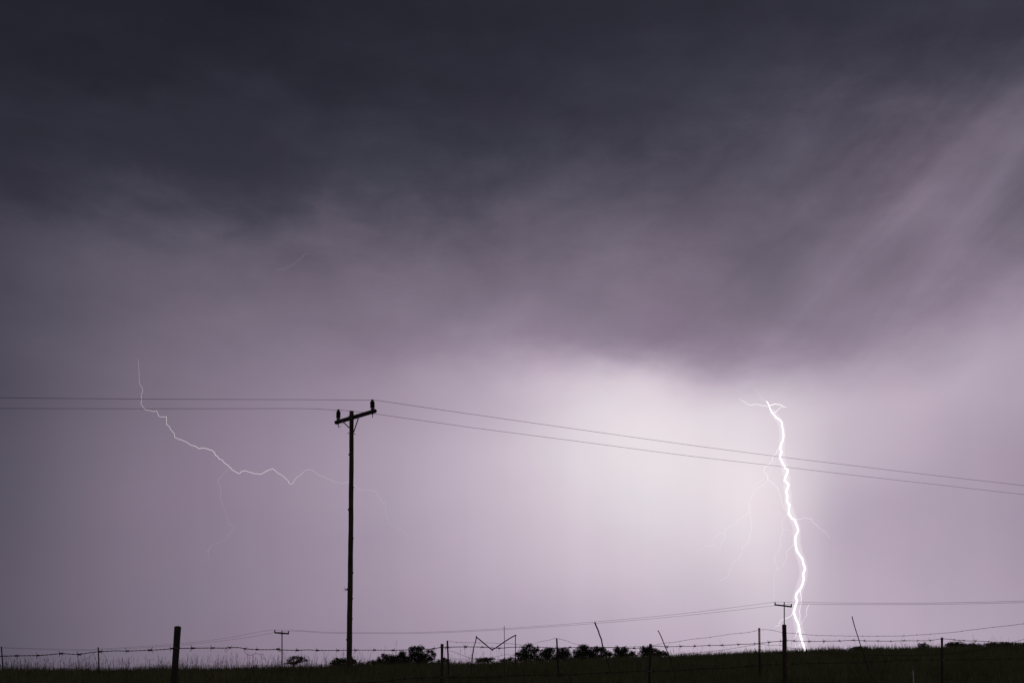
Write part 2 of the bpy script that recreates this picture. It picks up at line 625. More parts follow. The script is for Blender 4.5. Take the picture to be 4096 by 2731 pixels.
gx = np.concatenate([np.linspace(-11000, -80, 26)[:-1] * 1.0, np.linspace(-80, 80, 321), np.linspace(80, 11000, 26)[1:]])
gy = np.concatenate([np.linspace(-11000, -10, 20)[:-1], np.linspace(-10, 110, 241), np.geomspace(112, 11000, 60)])
GXm, GYm = np.meshgrid(gx, gy)
GZ = ground(GXm, GYm)
nxg, nyg = len(gx), len(gy)
Vg = np.stack([GXm.ravel(), GYm.ravel(), GZ.ravel()], 1)
ii, jj = np.meshgrid(np.arange(nxg - 1), np.arange(nyg - 1))
b0 = (jj * nxg + ii).ravel()
Fg = np.stack([b0, b0 + 1, b0 + 1 + nxg, b0 + nxg], 1)
gm = simple('dark_field_soil', (0.018, 0.020, 0.010), (0.06, 0.055, 0.028), 0.8, 0.95, 0, 0.05)
og = bpy.data.objects.new('ground', np_mesh('ground', Vg, Fg, gm, True))
og['kind'] = 'structure'
col.objects.link(og)

# sky dome
NU, NVv = 96, 48
R = 10000.0
Vs = []
for j in range(NVv + 1):
    ph = -math.pi / 2 + math.pi * j / NVv
    for i in range(NU):
        th = 2 * math.pi * i / NU
        Vs.append((R * math.cos(ph) * math.cos(th), R * math.cos(ph) * math.sin(th), R * math.sin(ph)))
Fs = []
for j in range(NVv):
    for i in range(NU):
        a, b = j * NU + i, j * NU + (i + 1) % NU
        Fs.append((a, a + NU, b + NU, b))
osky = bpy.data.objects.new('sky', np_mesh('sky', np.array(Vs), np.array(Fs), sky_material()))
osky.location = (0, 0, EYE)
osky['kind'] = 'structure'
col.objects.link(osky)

# ------------------------------------------------------------------ grass
def blade_mesh(name, X, Y, H, Wd, lean, mat, heads=None):
    n = len(X)
    Z = ground(X, Y) - 0.02
    ang = rng.uniform(0, 2 * math.pi, n)
    la = rng.uniform(0, 2 * math.pi, n)
    cx, sx = np.cos(ang), np.sin(ang)
    lx, ly = np.cos(la) * lean * H, np.sin(la) * lean * H
    P = np.zeros((n, 5, 3))
    def put(k, t, side, wf):
        P[:, k, 0] = X + lx * t ** 2 + side * cx * Wd * wf
        P[:, k, 1] = Y + ly * t ** 2 + side * sx * Wd * wf
        P[:, k, 2] = Z + H * t * (1 - 0.25 * lean * t)
    put(0, 0, -0.5, 1); put(1, 0, 0.5, 1); put(2, 0.55, 0.5, 0.75); put(3, 0.55, -0.5, 0.75); put(4, 1.0, 0, 0)
    idx = np.arange(n)[:, None] * 5
    F3 = np.concatenate([idx + np.array([[0, 1, 2]]), idx + np.array([[0, 2, 3]]), idx + np.array([[3, 2, 4]])])
    return np_mesh(name, P.reshape(-1, 3), F3, mat)


def field(n, d0, d1, k, margin=0.60):
    d = d0 + (d1 - d0) * rng.random(n) ** k
    u = rng.uniform(-margin, margin, n)
    return u * d + rng.normal(0, 0.2, n), d


gX, gY = field(230000, 9.5, 80, 1.15)
keep = rng.random(len(gX)) < 0.45 + 0.55 * (np.sin(gX * 1.7 + gY * 0.6) * np.sin(gY * 1.1 - gX * 0.5) > -0.3)
gX, gY = gX[keep], gY[keep]
gH = rng.normal(0.30, 0.07, len(gX)).clip(0.12, 0.55) * (1 + 0.22 * np.sin(gX * 0.9) * np.sin(gY * 0.5 + gX * 0.3))
for _a, _b, _c, _p in rng.uniform([0.8, 0.8, 0, 0], [3.2, 3.2, 6.28, 6.28], (7, 4)):
    gH *= 1 + 0.16 * np.sin(gX * _a + _c + np.sin(gY * 0.7 + _p)) * np.sin(gY * _b + _p + np.sin(gX * 0.5))
gH = gH.clip(0.10, 0.62)
gW = rng.uniform(0.006, 0.013, len(gX)) * (1 + gY / 30)
og = bpy.data.objects.new('grass', blade_mesh('grass', gX, gY, gH, gW, rng.uniform(0.1, 0.55, len(gX)), M['grass']))
og['kind'] = 'stuff'
og['label'] = 'dark green field grass covering the slope behind the barbed wire fences'
og['category'] = 'grass'
col.objects.link(og)


def stalks(n, px0, px1, d0, d1, hm, hs):
    px = rng.uniform(px0, px1, n)
    # stalks grow in loose clumps
    cl = rng.uniform(px0, px1, max(4, n // 9))
    use = rng.random(n) < 0.65
    px = np.where(use, cl[rng.integers(0, len(cl), n)] + rng.normal(0, 14, n), px)
    d = rng.uniform(d0, d1, n)
    X = (px - CX) / F * d
    return X, d, np.abs(rng.normal(hm, hs, n)).clip(0.35, 1.25)


SX, SY, SH = [], [], []
for a in ((1500, -60, 1480, 28, 46, 0.53, 0.13), (330, -60, 1480, 30, 46, 0.72, 0.14), (150, 1480, 2300, 26, 48, 0.72, 0.16),
          (110, 2250, 3100, 26, 55, 0.62, 0.18), (140, 3050, 4200, 40, 62, 0.72, 0.22), (700, 2600, 4200, 50, 66, 0.42, 0.08), (500, -100, 4200, 14, 30, 0.45, 0.08)):
    q = stalks(*a)
    SX.append(q[0]); SY.append(q[1]); SH.append(q[2])
SX, SY, SH = map(np.concatenate, (SX, SY, SH))
n = len(SX)
SZ = ground(SX, SY)
la = rng.uniform(0, 2 * math.pi, n)
le = rng.uniform(0.02, 0.20, n)
V, Fq = [], []
ts = np.array([0, 0.5, 0.78, 0.88, 1.0])
wd = np.array([0.0022, 0.0017, 0.0014, 0.0040, 0.0007])
cen = np.stack([np.stack([SX + np.cos(la) * le * SH * t ** 2, SY + np.sin(la) * le * SH * t ** 2, SZ + SH * t * (1 - 0.15 * le * t)], 1) for t in ts], 1)
P = np.zeros((n, 5, 3, 3))
for k in range(3):
    a = 2 * math.pi * k / 3
    P[:, :, k, :] = cen + np.array([math.cos(a), math.sin(a), 0]) * (wd[None, :, None] * rng.uniform(0.8, 1.5, (n, 1, 1)))
fi = []
for s_ in range(4):
    for k in range(3):
        fi.append([s_ * 3 + k, s_ * 3 + (k + 1) % 3, s_ * 3 + 3 + (k + 1) % 3, s_ * 3 + 3 + k])
Fq = (np.arange(n)[:, None, None] * 15 + np.array(fi)[None]).reshape(-1, 4)
og = bpy.data.objects.new('grass_stalks', np_mesh('grass_stalks', P.reshape(-1, 3), Fq, M['straw']))
og['kind'] = 'stuff'
og['label'] = 'tall thin grass stalks with seed heads rising above the field against the sky'
og['category'] = 'grass'
col.objects.link(og)

# ------------------------------------------------------------------ lightning
def jag(pts, d, amp, sub=3, seed=0):
    """add fine irregular kinks to a path of photograph points"""
    r = random.Random(seed)
    out = []
    for i in range(len(pts) - 1):
        a, b = Vector(pts[i]), Vector(pts[i + 1])
        L = (b - a).length
        nrm = Vector((-(b - a).y, (b - a).x)) / max(L, 1e-6)
        for k in range(sub):
            t = k / sub
            o = nrm * r.uniform(-amp, amp) * (L / 12.0 if L < 12 else 1.0) if k else Vector((0, 0))
            out.append(a.lerp(b, t) + o)
    out.append(Vector(pts[-1]))
    dep = [d]
    for i in range(1, len(out)):
        dep.append(dep[-1] + r.uniform(-1, 1) * d * 0.002)
    return [W(p[0], p[1], q) for p, q in zip(out, dep)]


def sub4(pts):
    return [(2750 + x / 2.614, 1500 + y / 2.614) for x, y in pts]


def sub5(pts):
    return [(2750 + x / 2.614, 2050 + y / 2.614) for x, y in pts]


D1 = 900.0
PXM = D1 / F           # metres per photograph pixel at the main bolt
main = sub4([(828, 275), (845, 300), (862, 345), (880, 390), (905, 415), (922, 438), (950, 455), (975, 475), (990, 500), (992, 545), (1003, 580),
             (1003, 650), (1000, 680), (978, 715), (970, 770), (988, 805), (962, 855), (985, 895), (1003, 930), (1018, 970), (1050, 990), (1050, 1010),
             (1025, 1060), (1010, 1100), (1055, 1135), (1060, 1150), (1030, 1215), (1048, 1265), (1035, 1305), (1070, 1355), (1055, 1450), (1085, 1490),
             (1115, 1508), (1130, 1530)]) + \
    sub5([(1138, 120), (1155, 165), (1158, 190), (1130, 245), (1125, 290), (1132, 340), (1140, 390), (1165, 430), (1200, 475), (1210, 530), (1228, 575),
          (1225, 600), (1205, 640), (1218, 680), (1208, 740), (1185, 790), (1140, 840), (1130, 880), (1150, 920), (1125, 980), (1108, 1040), (1130, 1100),
          (1160, 1160), (1170, 1230), (1185, 1300), (1200, 1350), (1215, 1390), (1228, 1445), (1232, 1500)])
path = jag(main, D1, 1.3, 3, 3)
path = smooth_path(path, 2.0)
nP = len(path)
path = path + [Vector((path[-1].x, path[-1].y, float(ground(path[-1].x, path[-1].y))))]
base = Vector(path[-1])
bolt = thing('lightning_bolt', 'brilliant white lightning bolt striking the ground behind the gnarled fence post', 'lightning', base)


def taper(n, a, b, pw=1.0):
    return [a + (b - a) * (i / max(1, n - 1)) ** pw for i in range(n)]


rad = [PXM * x for x in taper(nP + 1, 1.5, 3.0, 0.7)]
MB().ring_tube(path, rad, 8).build('channel', M['bolt'], bolt)
def eased(first, step, win):          # painted halo follows the channel without its sharpest kinks
    out = []
    for i in range(first, nP, step):
        q = path[max(0, i - win):i + win + 1]
        out.append(sum(q, Vector((0, 0, 0))) / len(q))
    return out + [path[-1]]


coarse = eased(6, 3, 2)
MB().ring_tube(coarse, [PXM * x for x in taper(len(coarse), 3.6, 6.4, 0.7)], 10).build('bolt_halo', M['halo1'], bolt)
coarse = eased(8, 6, 8)
MB().ring_tube(coarse, [PXM * x for x in taper(len(coarse), 12, 20, 0.7)], 10).build('bolt_halo', M['halo2'], bolt)
BR = [
    (4, 'b', 1.0, [(840, 325), (800, 318), (760, 312), (690, 305), (660, 315), (620, 298), (595, 275), (570, 268), (545, 245)]),
    (4, 'f', 0.5, [(828, 275), (780, 245), (735, 185), (712, 150), (690, 145)]),
    (4, 'b', 2.0, [(850, 315), (880, 315), (915, 300), (945, 305), (970, 308), (990, 320), (1010, 335), (1035, 332)]),
    (4, 'b', 1.5, [(895, 402), (930, 380), (960, 350), (985, 325)]),
    (4, 'b', 0.8, [(975, 740), (940, 780), (930, 810), (890, 850), (880, 905), (840, 945), (800, 965), (800, 1005), (835, 1045), (838, 1085), (865, 1110),
                   (905, 1140), (945, 1185), (965, 1240), (985, 1320), (1010, 1390), (1040, 1440)]),
    (4, 'f', 0.6, [(960, 860), (905, 915), (870, 990), (845, 1050), (838, 1085)]),
    (4, 'f', 0.8, [(838, 1090), (836, 1105), (800, 1140), (760, 1165), (710, 1200), (680, 1260), (640, 1320), (640, 1430), (610, 1465), (550, 1500), (520, 1526),
                   (490, 1564), (420, 1591), (385, 1626), (380, 1646), (320, 1661), (290, 1681), (262, 1716), (285, 1771), (240, 1786), (180, 1778),
                   (150, 1821), (80, 1831)]),
    (4, 'f', 0.6, [(815, 1030), (780, 1090), (720, 1135), (690, 1180), (680, 1230), (650, 1300)]),
    (4, 'f', 0.8, [(640, 1340), (655, 1380), (650, 1450), (668, 1526), (665, 1626), (650, 1696), (630, 1746), (610, 1776), (570, 1791), (570, 1836),
                   (545, 1896), (515, 1931), (470, 1951), (450, 2016), (410, 2116), (350, 2141), (337, 2161)]),
    (5, 'f', 0.7, [(385, 205), (390, 260), (355, 310), (330, 380)]),
    (5, 'f', 0.7, [(1045, 10), (1025, 30), (985, 95), (1000, 175), (1085, 190), (1070, 260), (1075, 310)]),
    (5, 'f', 0.7, [(1000, 175), (975, 260), (970, 370), (925, 430), (910, 480), (940, 580), (915, 640), (900, 720), (910, 800), (900, 850), (905, 900)]),
    (5, 'f', 0.8, [(1125, 325), (1105, 335), (1070, 370), (1030, 410), (1045, 440), (1025, 500), (980, 570), (940, 590)]),
    (5, 'f', 1.0, [(1085, 50), (1150, 68), (1190, 65), (1215, 45), (1260, 58), (1295, 65), (1310, 100), (1355, 130), (1385, 165), (1420, 190), (1460, 220), (1490, 265)]),
    (5, 'b', 1.1, [(1108, 1045), (1075, 1080), (1030, 1105), (990, 1115), (960, 1140), (960, 1180), (915, 1190)]),
    (5, 'b', 1.0, [(1170, 800), (1190, 870), (1190, 950), (1170, 1040), (1178, 1080), (1165, 1145)]),
    (5, 'b', 0.7, [(1270, 960), (1240, 1030), (1250, 1065), (1215, 1120), (1165, 1180)]),
    (5, 'b', 0.9, [(1165, 1190), (1150, 1220), (1130, 1290), (1120, 1340), (1130, 1380), (1130, 1410)]),
    (5, 'b', 0.7, [(1180, 1375), (1165, 1385), (1130, 1400)]),
]
for q, (w, k, r0, pts) in enumerate(BR):
    pp = jag(sub4(pts) if w == 4 else sub5(pts), D1, 1.6, 3, 40 + q)
    MB().ring_tube(pp, [PXM * x for x in taper(len(pp), r0 * (0.8 if k == 'b' else 0.62), r0 * (0.35 if k == 'b' else 0.22))], 5).build('branch', M['bolt_b'] if k == 'b' else M['bolt_f'], bolt)

D2 = 1500.0
PX2 = D2 / F
lb = [(480 + x / 2.352, 1400 + y / 2.352) for x, y in
      [(168, 80), (172, 110), (178, 180), (180, 260), (185, 320), (210, 355), (213, 380), (200, 430), (205, 485), (193, 498), (215, 535), (240, 560),
       (275, 568), (310, 580), (345, 570), (358, 605), (365, 620), (400, 628), (435, 623), (437, 700), (458, 710), (475, 745), (510, 780), (513, 815),
       (555, 842), (570, 838), (620, 860), (660, 890), (715, 905), (740, 925), (780, 920), (820, 928), (860, 940), (890, 960), (900, 990), (920, 1000),
       (930, 1022), (965, 1035), (985, 1060), (1020, 1085), (1055, 1125), (1118, 1160), (1150, 1140), (1185, 1133), (1250, 1158), (1320, 1166),
       (1385, 1135), (1435, 1113), (1490, 1160), (1515, 1170), (1580, 1225), (1590, 1250), (1605, 1260), (1632, 1248), (1635, 1230), (1665, 1195),
       (1700, 1175), (1745, 1128), (1800, 1125), (1850, 1160), (1880, 1178), (1910, 1185), (1960, 1212), (2000, 1230), (2060, 1247), (2110, 1250), (2150, 1240)]]
pp = jag(lb, D2, 1.3, 3, 77)
lbt = thing('lightning_bolt', 'thin pale lightning crawling down the sky left of the big utility pole', 'lightning', pp[len(pp) // 2])
r_ = []
for i in range(len(pp)):
    t = i / (len(pp) - 1)
    r_.append(PX2 * float(np.interp(t, [0, 0.15, 0.5, 0.72, 0.86, 1], [0.16, 0.5, 1.1, 0.95, 0.38, 0.22])))
MB().ring_tube(pp, r_, 5).build('channel', M['bolt_l'], lbt)
o7 = lambda P_: [(700 + x / 2.138, 1800 + y / 2.138) for x, y in P_]
for q, (r0, pts) in enumerate([
    (0.9, o7([(1470, 272), (1500, 280), (1535, 300), (1565, 332), (1620, 335), (1700, 345), (1730, 370), (1740, 405), (1800, 460), (1805, 560), (1830, 625), (1865, 640), (1950, 690), (2020, 765)])),
    (0.9, o7([(460, 148), (410, 205), (372, 250), (370, 280), (395, 325), (385, 410), (405, 440), (410, 480), (435, 530), (455, 630), (475, 635), (510, 650),
              (440, 750), (400, 780), (370, 790), (310, 810), (285, 870), (290, 920)])),
    (0.7, o7([(310, 812), (275, 860), (255, 858)])),
]):
    p2 = jag(pts, D2, 1.2, 3, 90 + q)
    MB().ring_tube(p2, [PX2 * x for x in taper(len(p2), r0 * (0.26 if q == 0 else 0.9), r0 * (0.14 if q == 0 else 0.6))], 5).build('branch', M['bolt_lf'] if q else M['bolt_l'], lbt)
p3 = jag([(1099, 1071), (1112, 1080), (1123, 1075), (1141, 1077), (1165, 1062), (1193, 1043), (1219, 1019), (1236, 1014), (1262, 1023)], 2500.0, 1.2, 3, 5)
ft = thing('lightning_flash', 'short faint lightning filament high in the dark cloud above the utility pole', 'lightning', p3[4])
MB().ring_tube(p3, [2500 / F * x for x in (0.08 + 0.20 * np.sin(np.linspace(0, math.pi, len(p3))))], 5).build('channel', M['bolt_lf'], ft)

# ------------------------------------------------------------------ utility poles
def insulator_profile(h, r):
    """ribbed post insulator: metal foot, sheds, cap"""
    pr = [(r * 0.30, 0), (r * 0.55, 0.02 * h), (r * 0.72, 0.06 * h), (r * 0.72, 0.15 * h), (r * 0.6, 0.20 * h)]
    n = 8
    for k in range(n):
        z0 = h * (0.22 + 0.62 * k / n)
        dz = h * 0.62 / n
        rr = r * (1.0 if k < n - 1 else 0.92)
        pr += [(r * 0.8, z0), (rr, z0 + dz * 0.30), (rr * 0.98, z0 + dz * 0.50), (r * 0.8, z0 + dz * 0.75)]
    pr += [(r * 0.55, 0.86 * h), (r * 0.40, 0.88 * h), (r * 0.58, 0.91 * h), (r * 0.60, 0.97 * h), (r * 0.45, h)]
    return pr


DP = 33.0
up = thing('utility_pole', 'tall wooden utility pole with slanted crossarm and two ribbed insulators', 'utility pole',
           Vector((W(1396, 2680, DP).x, DP, float(ground(W(1396, 2680, DP).x, DP)))), 'wooden power line poles')
spine_px = [(1406.2, 1644), (1406.3, 1700), (1406, 1760), (1405.2, 1900), (1404, 2050), (1402.6, 2200), (1401, 2320), (1398.5, 2500), (1396, 2680)]
sp = smooth_path([W(a, b, DP) for a, b in reversed(spine_px)], 0.10)
sp = [Vector((up.location.x, DP, up.location.z - 0.3))] + sp
rd = []
KN = [(2358, .6), (2039, 1.0), (1817, .8), (2290, .7), (2390, .6), (2560, .7), (2480, .4), (2150, .5), (1950, .4)]
for p in sp:
    t = (p.z - sp[0].z) / (sp[-1].z - sp[0].z)
    rd.append(DP / F * (11.6 + (8.6 - 11.6) * t ** 0.9))
mb = MB().ring_tube(sp, rd, 20)
base_v = list(mb.v)
for i, v in enumerate(mb.v):           # slight taper waviness and knots
    ring = i // 20
    if ring >= len(sp):
        continue
    c = sp[ring]
    d = v - c
    a = math.atan2(d.y, d.x)
    k = 1 + 0.03 * math.sin(c.z * 3.1 + a) + 0.02 * math.sin(c.z * 7.7 - 2 * a) + 0.012 * math.sin(c.z * 19 + 3 * a)
    mb.v[i] = c + d * k
mb.build('shaft', M['pole'], up)
for i, (ky, s) in enumerate(KN):        # branch stubs
    side = -1 if i in (0, 1, 2, 5) else 1
    zc_ = W(0, ky, DP).z
    j = min(range(len(sp)), key=lambda q: abs(sp[q].z - zc_))
    c = sp[j] + Vector((side * (rd[j] - 0.004), -0.01, 0))
    MB().lathe([(0.045 * s, 0), (0.036 * s, 0.014), (0.020 * s, 0.026), (0.004, 0.032)], c, (side, -0.15, 0.15), 8).build('knot', M['pole'], up)
tw = W(1390, 2358, DP)
mb = MB()
for dx, dz in ((-0.10, 0.02), (-0.13, 0.07), (-0.16, -0.03), (-0.08, -0.05), (-0.12, 0.11)):
    mb.ring_tube([tw, tw + Vector((dx * .5, -.01, dz * .3)), tw + Vector((dx, -.02, dz))], [0.008, 0.005, 0.002], 5)
mb.build('twig', M['stick'], up)

HARM = 8.35 * 1.0
aL, aR = W(1342, 1690, 33.75), W(1503, 1642, 32.25)
aR.z = aL.z + 0.01
adir = (aR - aL).normalized()
mb = MB().ring_tube([aL, aL + adir * .012, aL + adir * .04, aL + adir * 0.5, aL.lerp(aR, .5), aR - adir * .5, aR - adir * .04, aR - adir * .012, aR],
                    [0.045, 0.060, 0.067, 0.067, 0.068, 0.066, 0.066, 0.058, 0.044], 16)
# shift the arm to stand in front of the shaft
fwd = Vector((-adir.y, adir.x, 0))
if fwd.y > 0:
    fwd = -fwd
mb.build('crossarm', M['pole'], up)
armz = aL.z


def on_arm(px):
    """point of the arm axis seen at column px"""
    lo, hi = 0.0, 1.0
    for _ in range(40):
        m = (lo + hi) / 2
        p = aL.lerp(aR, m)
        if CX + F * p.x / p.y < px:
            lo = m
        else:
            hi = m
    return aL.lerp(aR, lo)


TOPS = []
for px, r in ((1353, 0.078), (1490, 0.078)):
    c = on_arm(px) + Vector((0, 0, 0.055))
    tz = 0.36 if px < 1400 else 0.335
    ins = MB().lathe(insulator_profile(tz, r), c, (0.02 if px < 1400 else -0.015, 0, 1), 18).build('insulator', M['ceramic'], up)
    MB().lathe([(0.050, 0.015), (0.061, 0.03), (0.061, 0.06), (0.050, 0.068)], c, (0, 0, 1), 14).build('metal_foot', M['galv'], ins)
    pin = c + Vector((0, 0, -0.11))
    MB().ring_tube([pin, pin + Vector((0.004, 0, -0.14))], [0.013, 0.011], 7).build('pin', M['steel'], up)
    MB().lathe([(0.026, 0), (0.026, 0.02)], pin + Vector((0, 0, -0.045)), (0, 0, 1), 6).build('nut', M['steel'], up)
    TOPS.append(c + Vector((0, 0, tz * 0.97)))
for (ax, sy, bx) in ((1376, 1712, -1), (1443, 1731, 1)):
    a = on_arm(ax) + Vector((0, 0, -0.045)) + fwd * 0.07
    jx = 1398 if bx < 0 else 1415
    b = W(jx, sy if bx < 0 else 1731, DP) + Vector((0, -0.05, 0))
    MB().ring_tube([a, b], 0.019, 4).build('brace', M['galv'], up, smooth=False)
for (x1, y1, x2, y2) in ((1391, 1662, 1399, 1663.5), (1389.5, 1731, 1399, 1733), (1413, 1734, 1423, 1736)):
    MB().ring_tube([W(x1, y1, DP - .02), W(x2, y2, DP - .02)], 0.010, 6).build('bolt', M['steel'], up)
w0 = on_arm(1374) + Vector((0, 0, -0.07))
MB().ring_tube([w0, W(1362, 1704, DP + .4), W(1360, 1708, DP + .4), W(1356, 1705, DP + .4)], [0.004, 0.004, 0.010, 0.008], 5).build('loose_tie', M['wire'], up)

# power line wires of the near line, ends far outside the frame
def wire_px(pts, d_of, r, step=0.6):
    return smooth_path([W(a, b, d_of(a)) for a, b in pts], step)


def inv(xs, ds):
    iv = [1 / d for d in ds]
    return lambda px: 1 / float(np.interp(px, xs, iv))


tA, tB = TOPS[1], TOPS[0]
pxA, pxB = CX + F * tA.x / tA.y, CX + F * tB.x / tB.y
pyA, pyB = HY - F * (tA.z - EYE) / tA.y, HY - F * (tB.z - EYE) / tB.y
dA = inv([-900, 0, pxA, 4096, 5200], [27.8, 29.4, tA.y, 42.5, 47.5])
pts = [(-900, 1567), (-400, 1580), (0, 1590), (500, 1595), (900, 1597), (1250, 1598), (pxA - 12, pyA + 0.5), (pxA, pyA), (pxA + 14, pyA + 1), (1650, 1622), (1900, 1658), (2300, 1715),
       (2750, 1778), (3127, 1827), (3400, 1860), (3700, 1896), (4096, 1941), (4600, 1996), (5200, 2056)]
o = MB().ring_tube(wire_px(pts, dA, .006), 0.0058, 5).build('power_line', M['cable'], None)
o['label'], o['category'], o['group'] = 'upper power line wire tied to the right insulator of the big pole', 'power line', 'wires of the near power line'
dB = inv([-900, 0, pxB, 4096, 5200], [29.2, 30.8, tB.y, 44.0, 49.0])
pts = [(-900, 1628), (-400, 1631), (0, 1633), (500, 1634), (900, 1634), (1250, 1634), (pxB - 12, pyB + 0.5), (pxB, pyB), (pxB + 14, pyB + 1), (1455, 1648.5), (1650, 1676), (1900, 1711), (2300, 1763),
       (2750, 1822), (3150, 1868), (3400, 1898), (3700, 1932), (4096, 1977), (4600, 2030), (5200, 2086)]
o = MB().ring_tube(wire_px(pts, dB, .006), 0.0058, 5).build('power_line', M['cable'], None)
o['label'], o['category'], o['group'] = 'lower power line wire tied to the left insulator of the big pole', 'power line', 'wires of the near power line'


def far_pole(label, px, top, armL, armR, d, w_px):
    x = (px - CX) / F * d
    gz = float(ground(x, d))
    t = thing('utility_pole', label, 'utility pole', (x, d, gz), 'wooden power line poles')
    k = d / F
    MB().ring_tube([(x, d, gz - .3), (x, d, gz + 2), W(px, top, d)], [w_px * k * .62, w_px * k * .58, w_px * k * .45], 10).build('shaft', M['pole'], t)
    a, b = W(armL[0], armL[1], d - .35), W(armR[0], armR[1], d - .1)
    MB().ring_tube([a, a.lerp(b, .03), a.lerp(b, .97), b], [k * 2.2, k * 3.1, k * 3.1, k * 2.2], 8).build('crossarm', M['pole'], t)
    tops = []
    for q, p in ((0.035, a), (0.965, b)):
        c = a.lerp(b, q) + Vector((0, 0, k * 1.5))
        h = k * 9.5
        MB().lathe(insulator_profile(h, k * 2.9), c, (0, 0, 1), 8).build('insulator', M['ceramic'], t)
        tops.append(c + Vector((0, 0, h)))
    for s in (-1, 1):
        c = a.lerp(b, .5 + s * .18)
        MB().ring_tube([c, W(px + s * 1.2, top + 17, d - .3)], k * .55, 4).build('brace', M['galv'], t, smooth=False)
    tops.append(W(px, top - .5, d))
    return tops


tl = far_pole('small far utility pole left of the big pole beside the lone thorn tree', 1128, 2520, (1097, 2528.5), (1156, 2533), 190, 4.4)
tr = far_pole('far utility pole with crossarm rising behind the gnarled fence post', 3137, 2407, (3098, 2417), (3168, 2425.5), 150, 4.6)
px_ = lambda p: (CX + F * p.x / p.y, HY - F * (p.z - EYE) / p.y)
dF = inv([-700, 0, 1128, 3137, 4096, 5200], [235, 222, 190, 150, 128, 110])
spans = [
    ('far power line wire carried on the left insulators of both far poles', 0,
     [(-700, 2520), (-300, 2565), (0, 2587), (300, 2595), (393, 2594), (690, 2575), (900, 2551)], [(1300, 2526.5), (1500, 2528.5), (1700, 2527), (2048, 2510), (2379, 2485.5), (2700, 2456), (2950, 2426)],
     [(3300, 2409.5), (3600, 2411), (3800, 2409), (4096, 2402), (4700, 2380), (5200, 2355)]),
    ('far power line wire carried on the right insulators of both far poles', 1,
     [(-700, 2524), (-300, 2569), (0, 2589), (300, 2599), (393, 2598), (690, 2581), (900, 2560), (1024, 2542)], [(1300, 2530.5), (1500, 2532), (1700, 2531), (2048, 2515), (2379, 2492), (2700, 2464.5), (2950, 2438)],
     [(3300, 2416), (3600, 2416.5), (3800, 2414.5), (4096, 2408), (4700, 2387), (5200, 2362)]),
]
for lab, k, s1, s2, s3 in spans:
    P_ = [W(a, b, dF(a)) for a, b in s1] + [tl[k]] + [W(a, b, dF(a)) for a, b in s2] + [tr[k]] + [W(a, b, dF(a)) for a, b in s3]
    o = MB().ring_tube(smooth_path(P_, 3.0), 0.017, 4).build('power_line', M['cable'], None)
    o['label'], o['category'], o['group'] = lab, 'power line', 'wires of the far power line'

# ------------------------------------------------------------------ near barbed wire fence
dN = lambda px: 1 / (1 / 7.2 + (1 / 13.5 - 1 / 7.2) * px / 4096)
s1 = lambda P_: [(x / 2.297, 2350 + y / 2.297) for x, y in P_]
s2 = lambda P_: [(1024 + x / 2.297, 2350 + y / 2.297) for x, y in P_]
s3 = lambda P_: [(2048 + x / 2.297, 2350 + y / 2.297) for x, y in P_]
s4 = lambda P_: [(3072 + x / 2.297, 2350 + y / 2.297) for x, y in P_]

c = W(1768, 2600, dN(1768))
nf = thing('barbed_wire_fence', 'near barbed wire fence with heavy barbs on wooden posts in the foreground', 'fence', (c.x, c.y, float(ground(c.x, c.y))))


def wooden_post(px_t, py_t, px_b, wpx_t, wpx_b, mat, label=None, rough=0.03, sides=14, cap=1.0, seed=1):
    d = dN(px_t)
    t = W(px_t, py_t, d)
    k = d / F
    b1 = W(px_b, 2731, d)
    dirv = (t - b1) / (t.z - b1.z)
    gz = float(ground(b1.x, d)) - 0.25
    b = b1 - dirv * (b1.z - gz)
    n = 40
    pts = [b.lerp(t, i / n) for i in range(n + 1)]
    r = random.Random(seed)
    ra = []
    for i in range(n + 1):
        f = i / n
        ra.append(k * 0.5 * (wpx_b + (wpx_t - wpx_b) * f))
    ra[-1] *= cap
    ra[-2] *= (1 + cap) / 2
    mb = MB().ring_tube(pts, ra, sides)
    ph = [r.uniform(0, 6.28) for _ in range(6)]
    for i in range((n + 1) * sides):
        cc = pts[i // sides]
        dd = mb.v[i] - cc
        a = math.atan2(dd.y, dd.x)
        h = (cc.z) * 10
        mb.v[i] = cc + dd * (1 + rough * (math.sin(h * 1.3 + ph[0] + 2 * a) + .7 * math.sin(h * 3.1 + ph[1] - a) + .6 * math.sin(h * 6.7 + ph[2] + 3 * a))) \
            + Vector((0, 0, (0.004 * math.sin(2 * a + ph[3]) if i // sides == n else 0)))
    return mb.build('post', mat, nf, label=label), k


wooden_post(711, 2504, 696, 25.5, 26, M['post'], 'thick wooden post leaning to the right', 0.012, 18, 1.03, 3)
wooden_post(1768.5, 2574.5, 1767, 10.5, 11.5, M['post'], None, 0.02, 12, 1.18, 5)
wooden_post(2602, 2574.5, 2597, 10.5, 11.5, M['post'], None, 0.02, 12, 1.12, 8)
wooden_post(3137, 2497, 3140.5, 17.5, 16.0, M['gnarl'], 'gnarled rough bark post', 0.045, 16, 1.02, 9)
wooden_post(3768, 2548.5, 3767.5, 8.8, 8.6, M['post'], None, 0.02, 12, 1.08, 12)

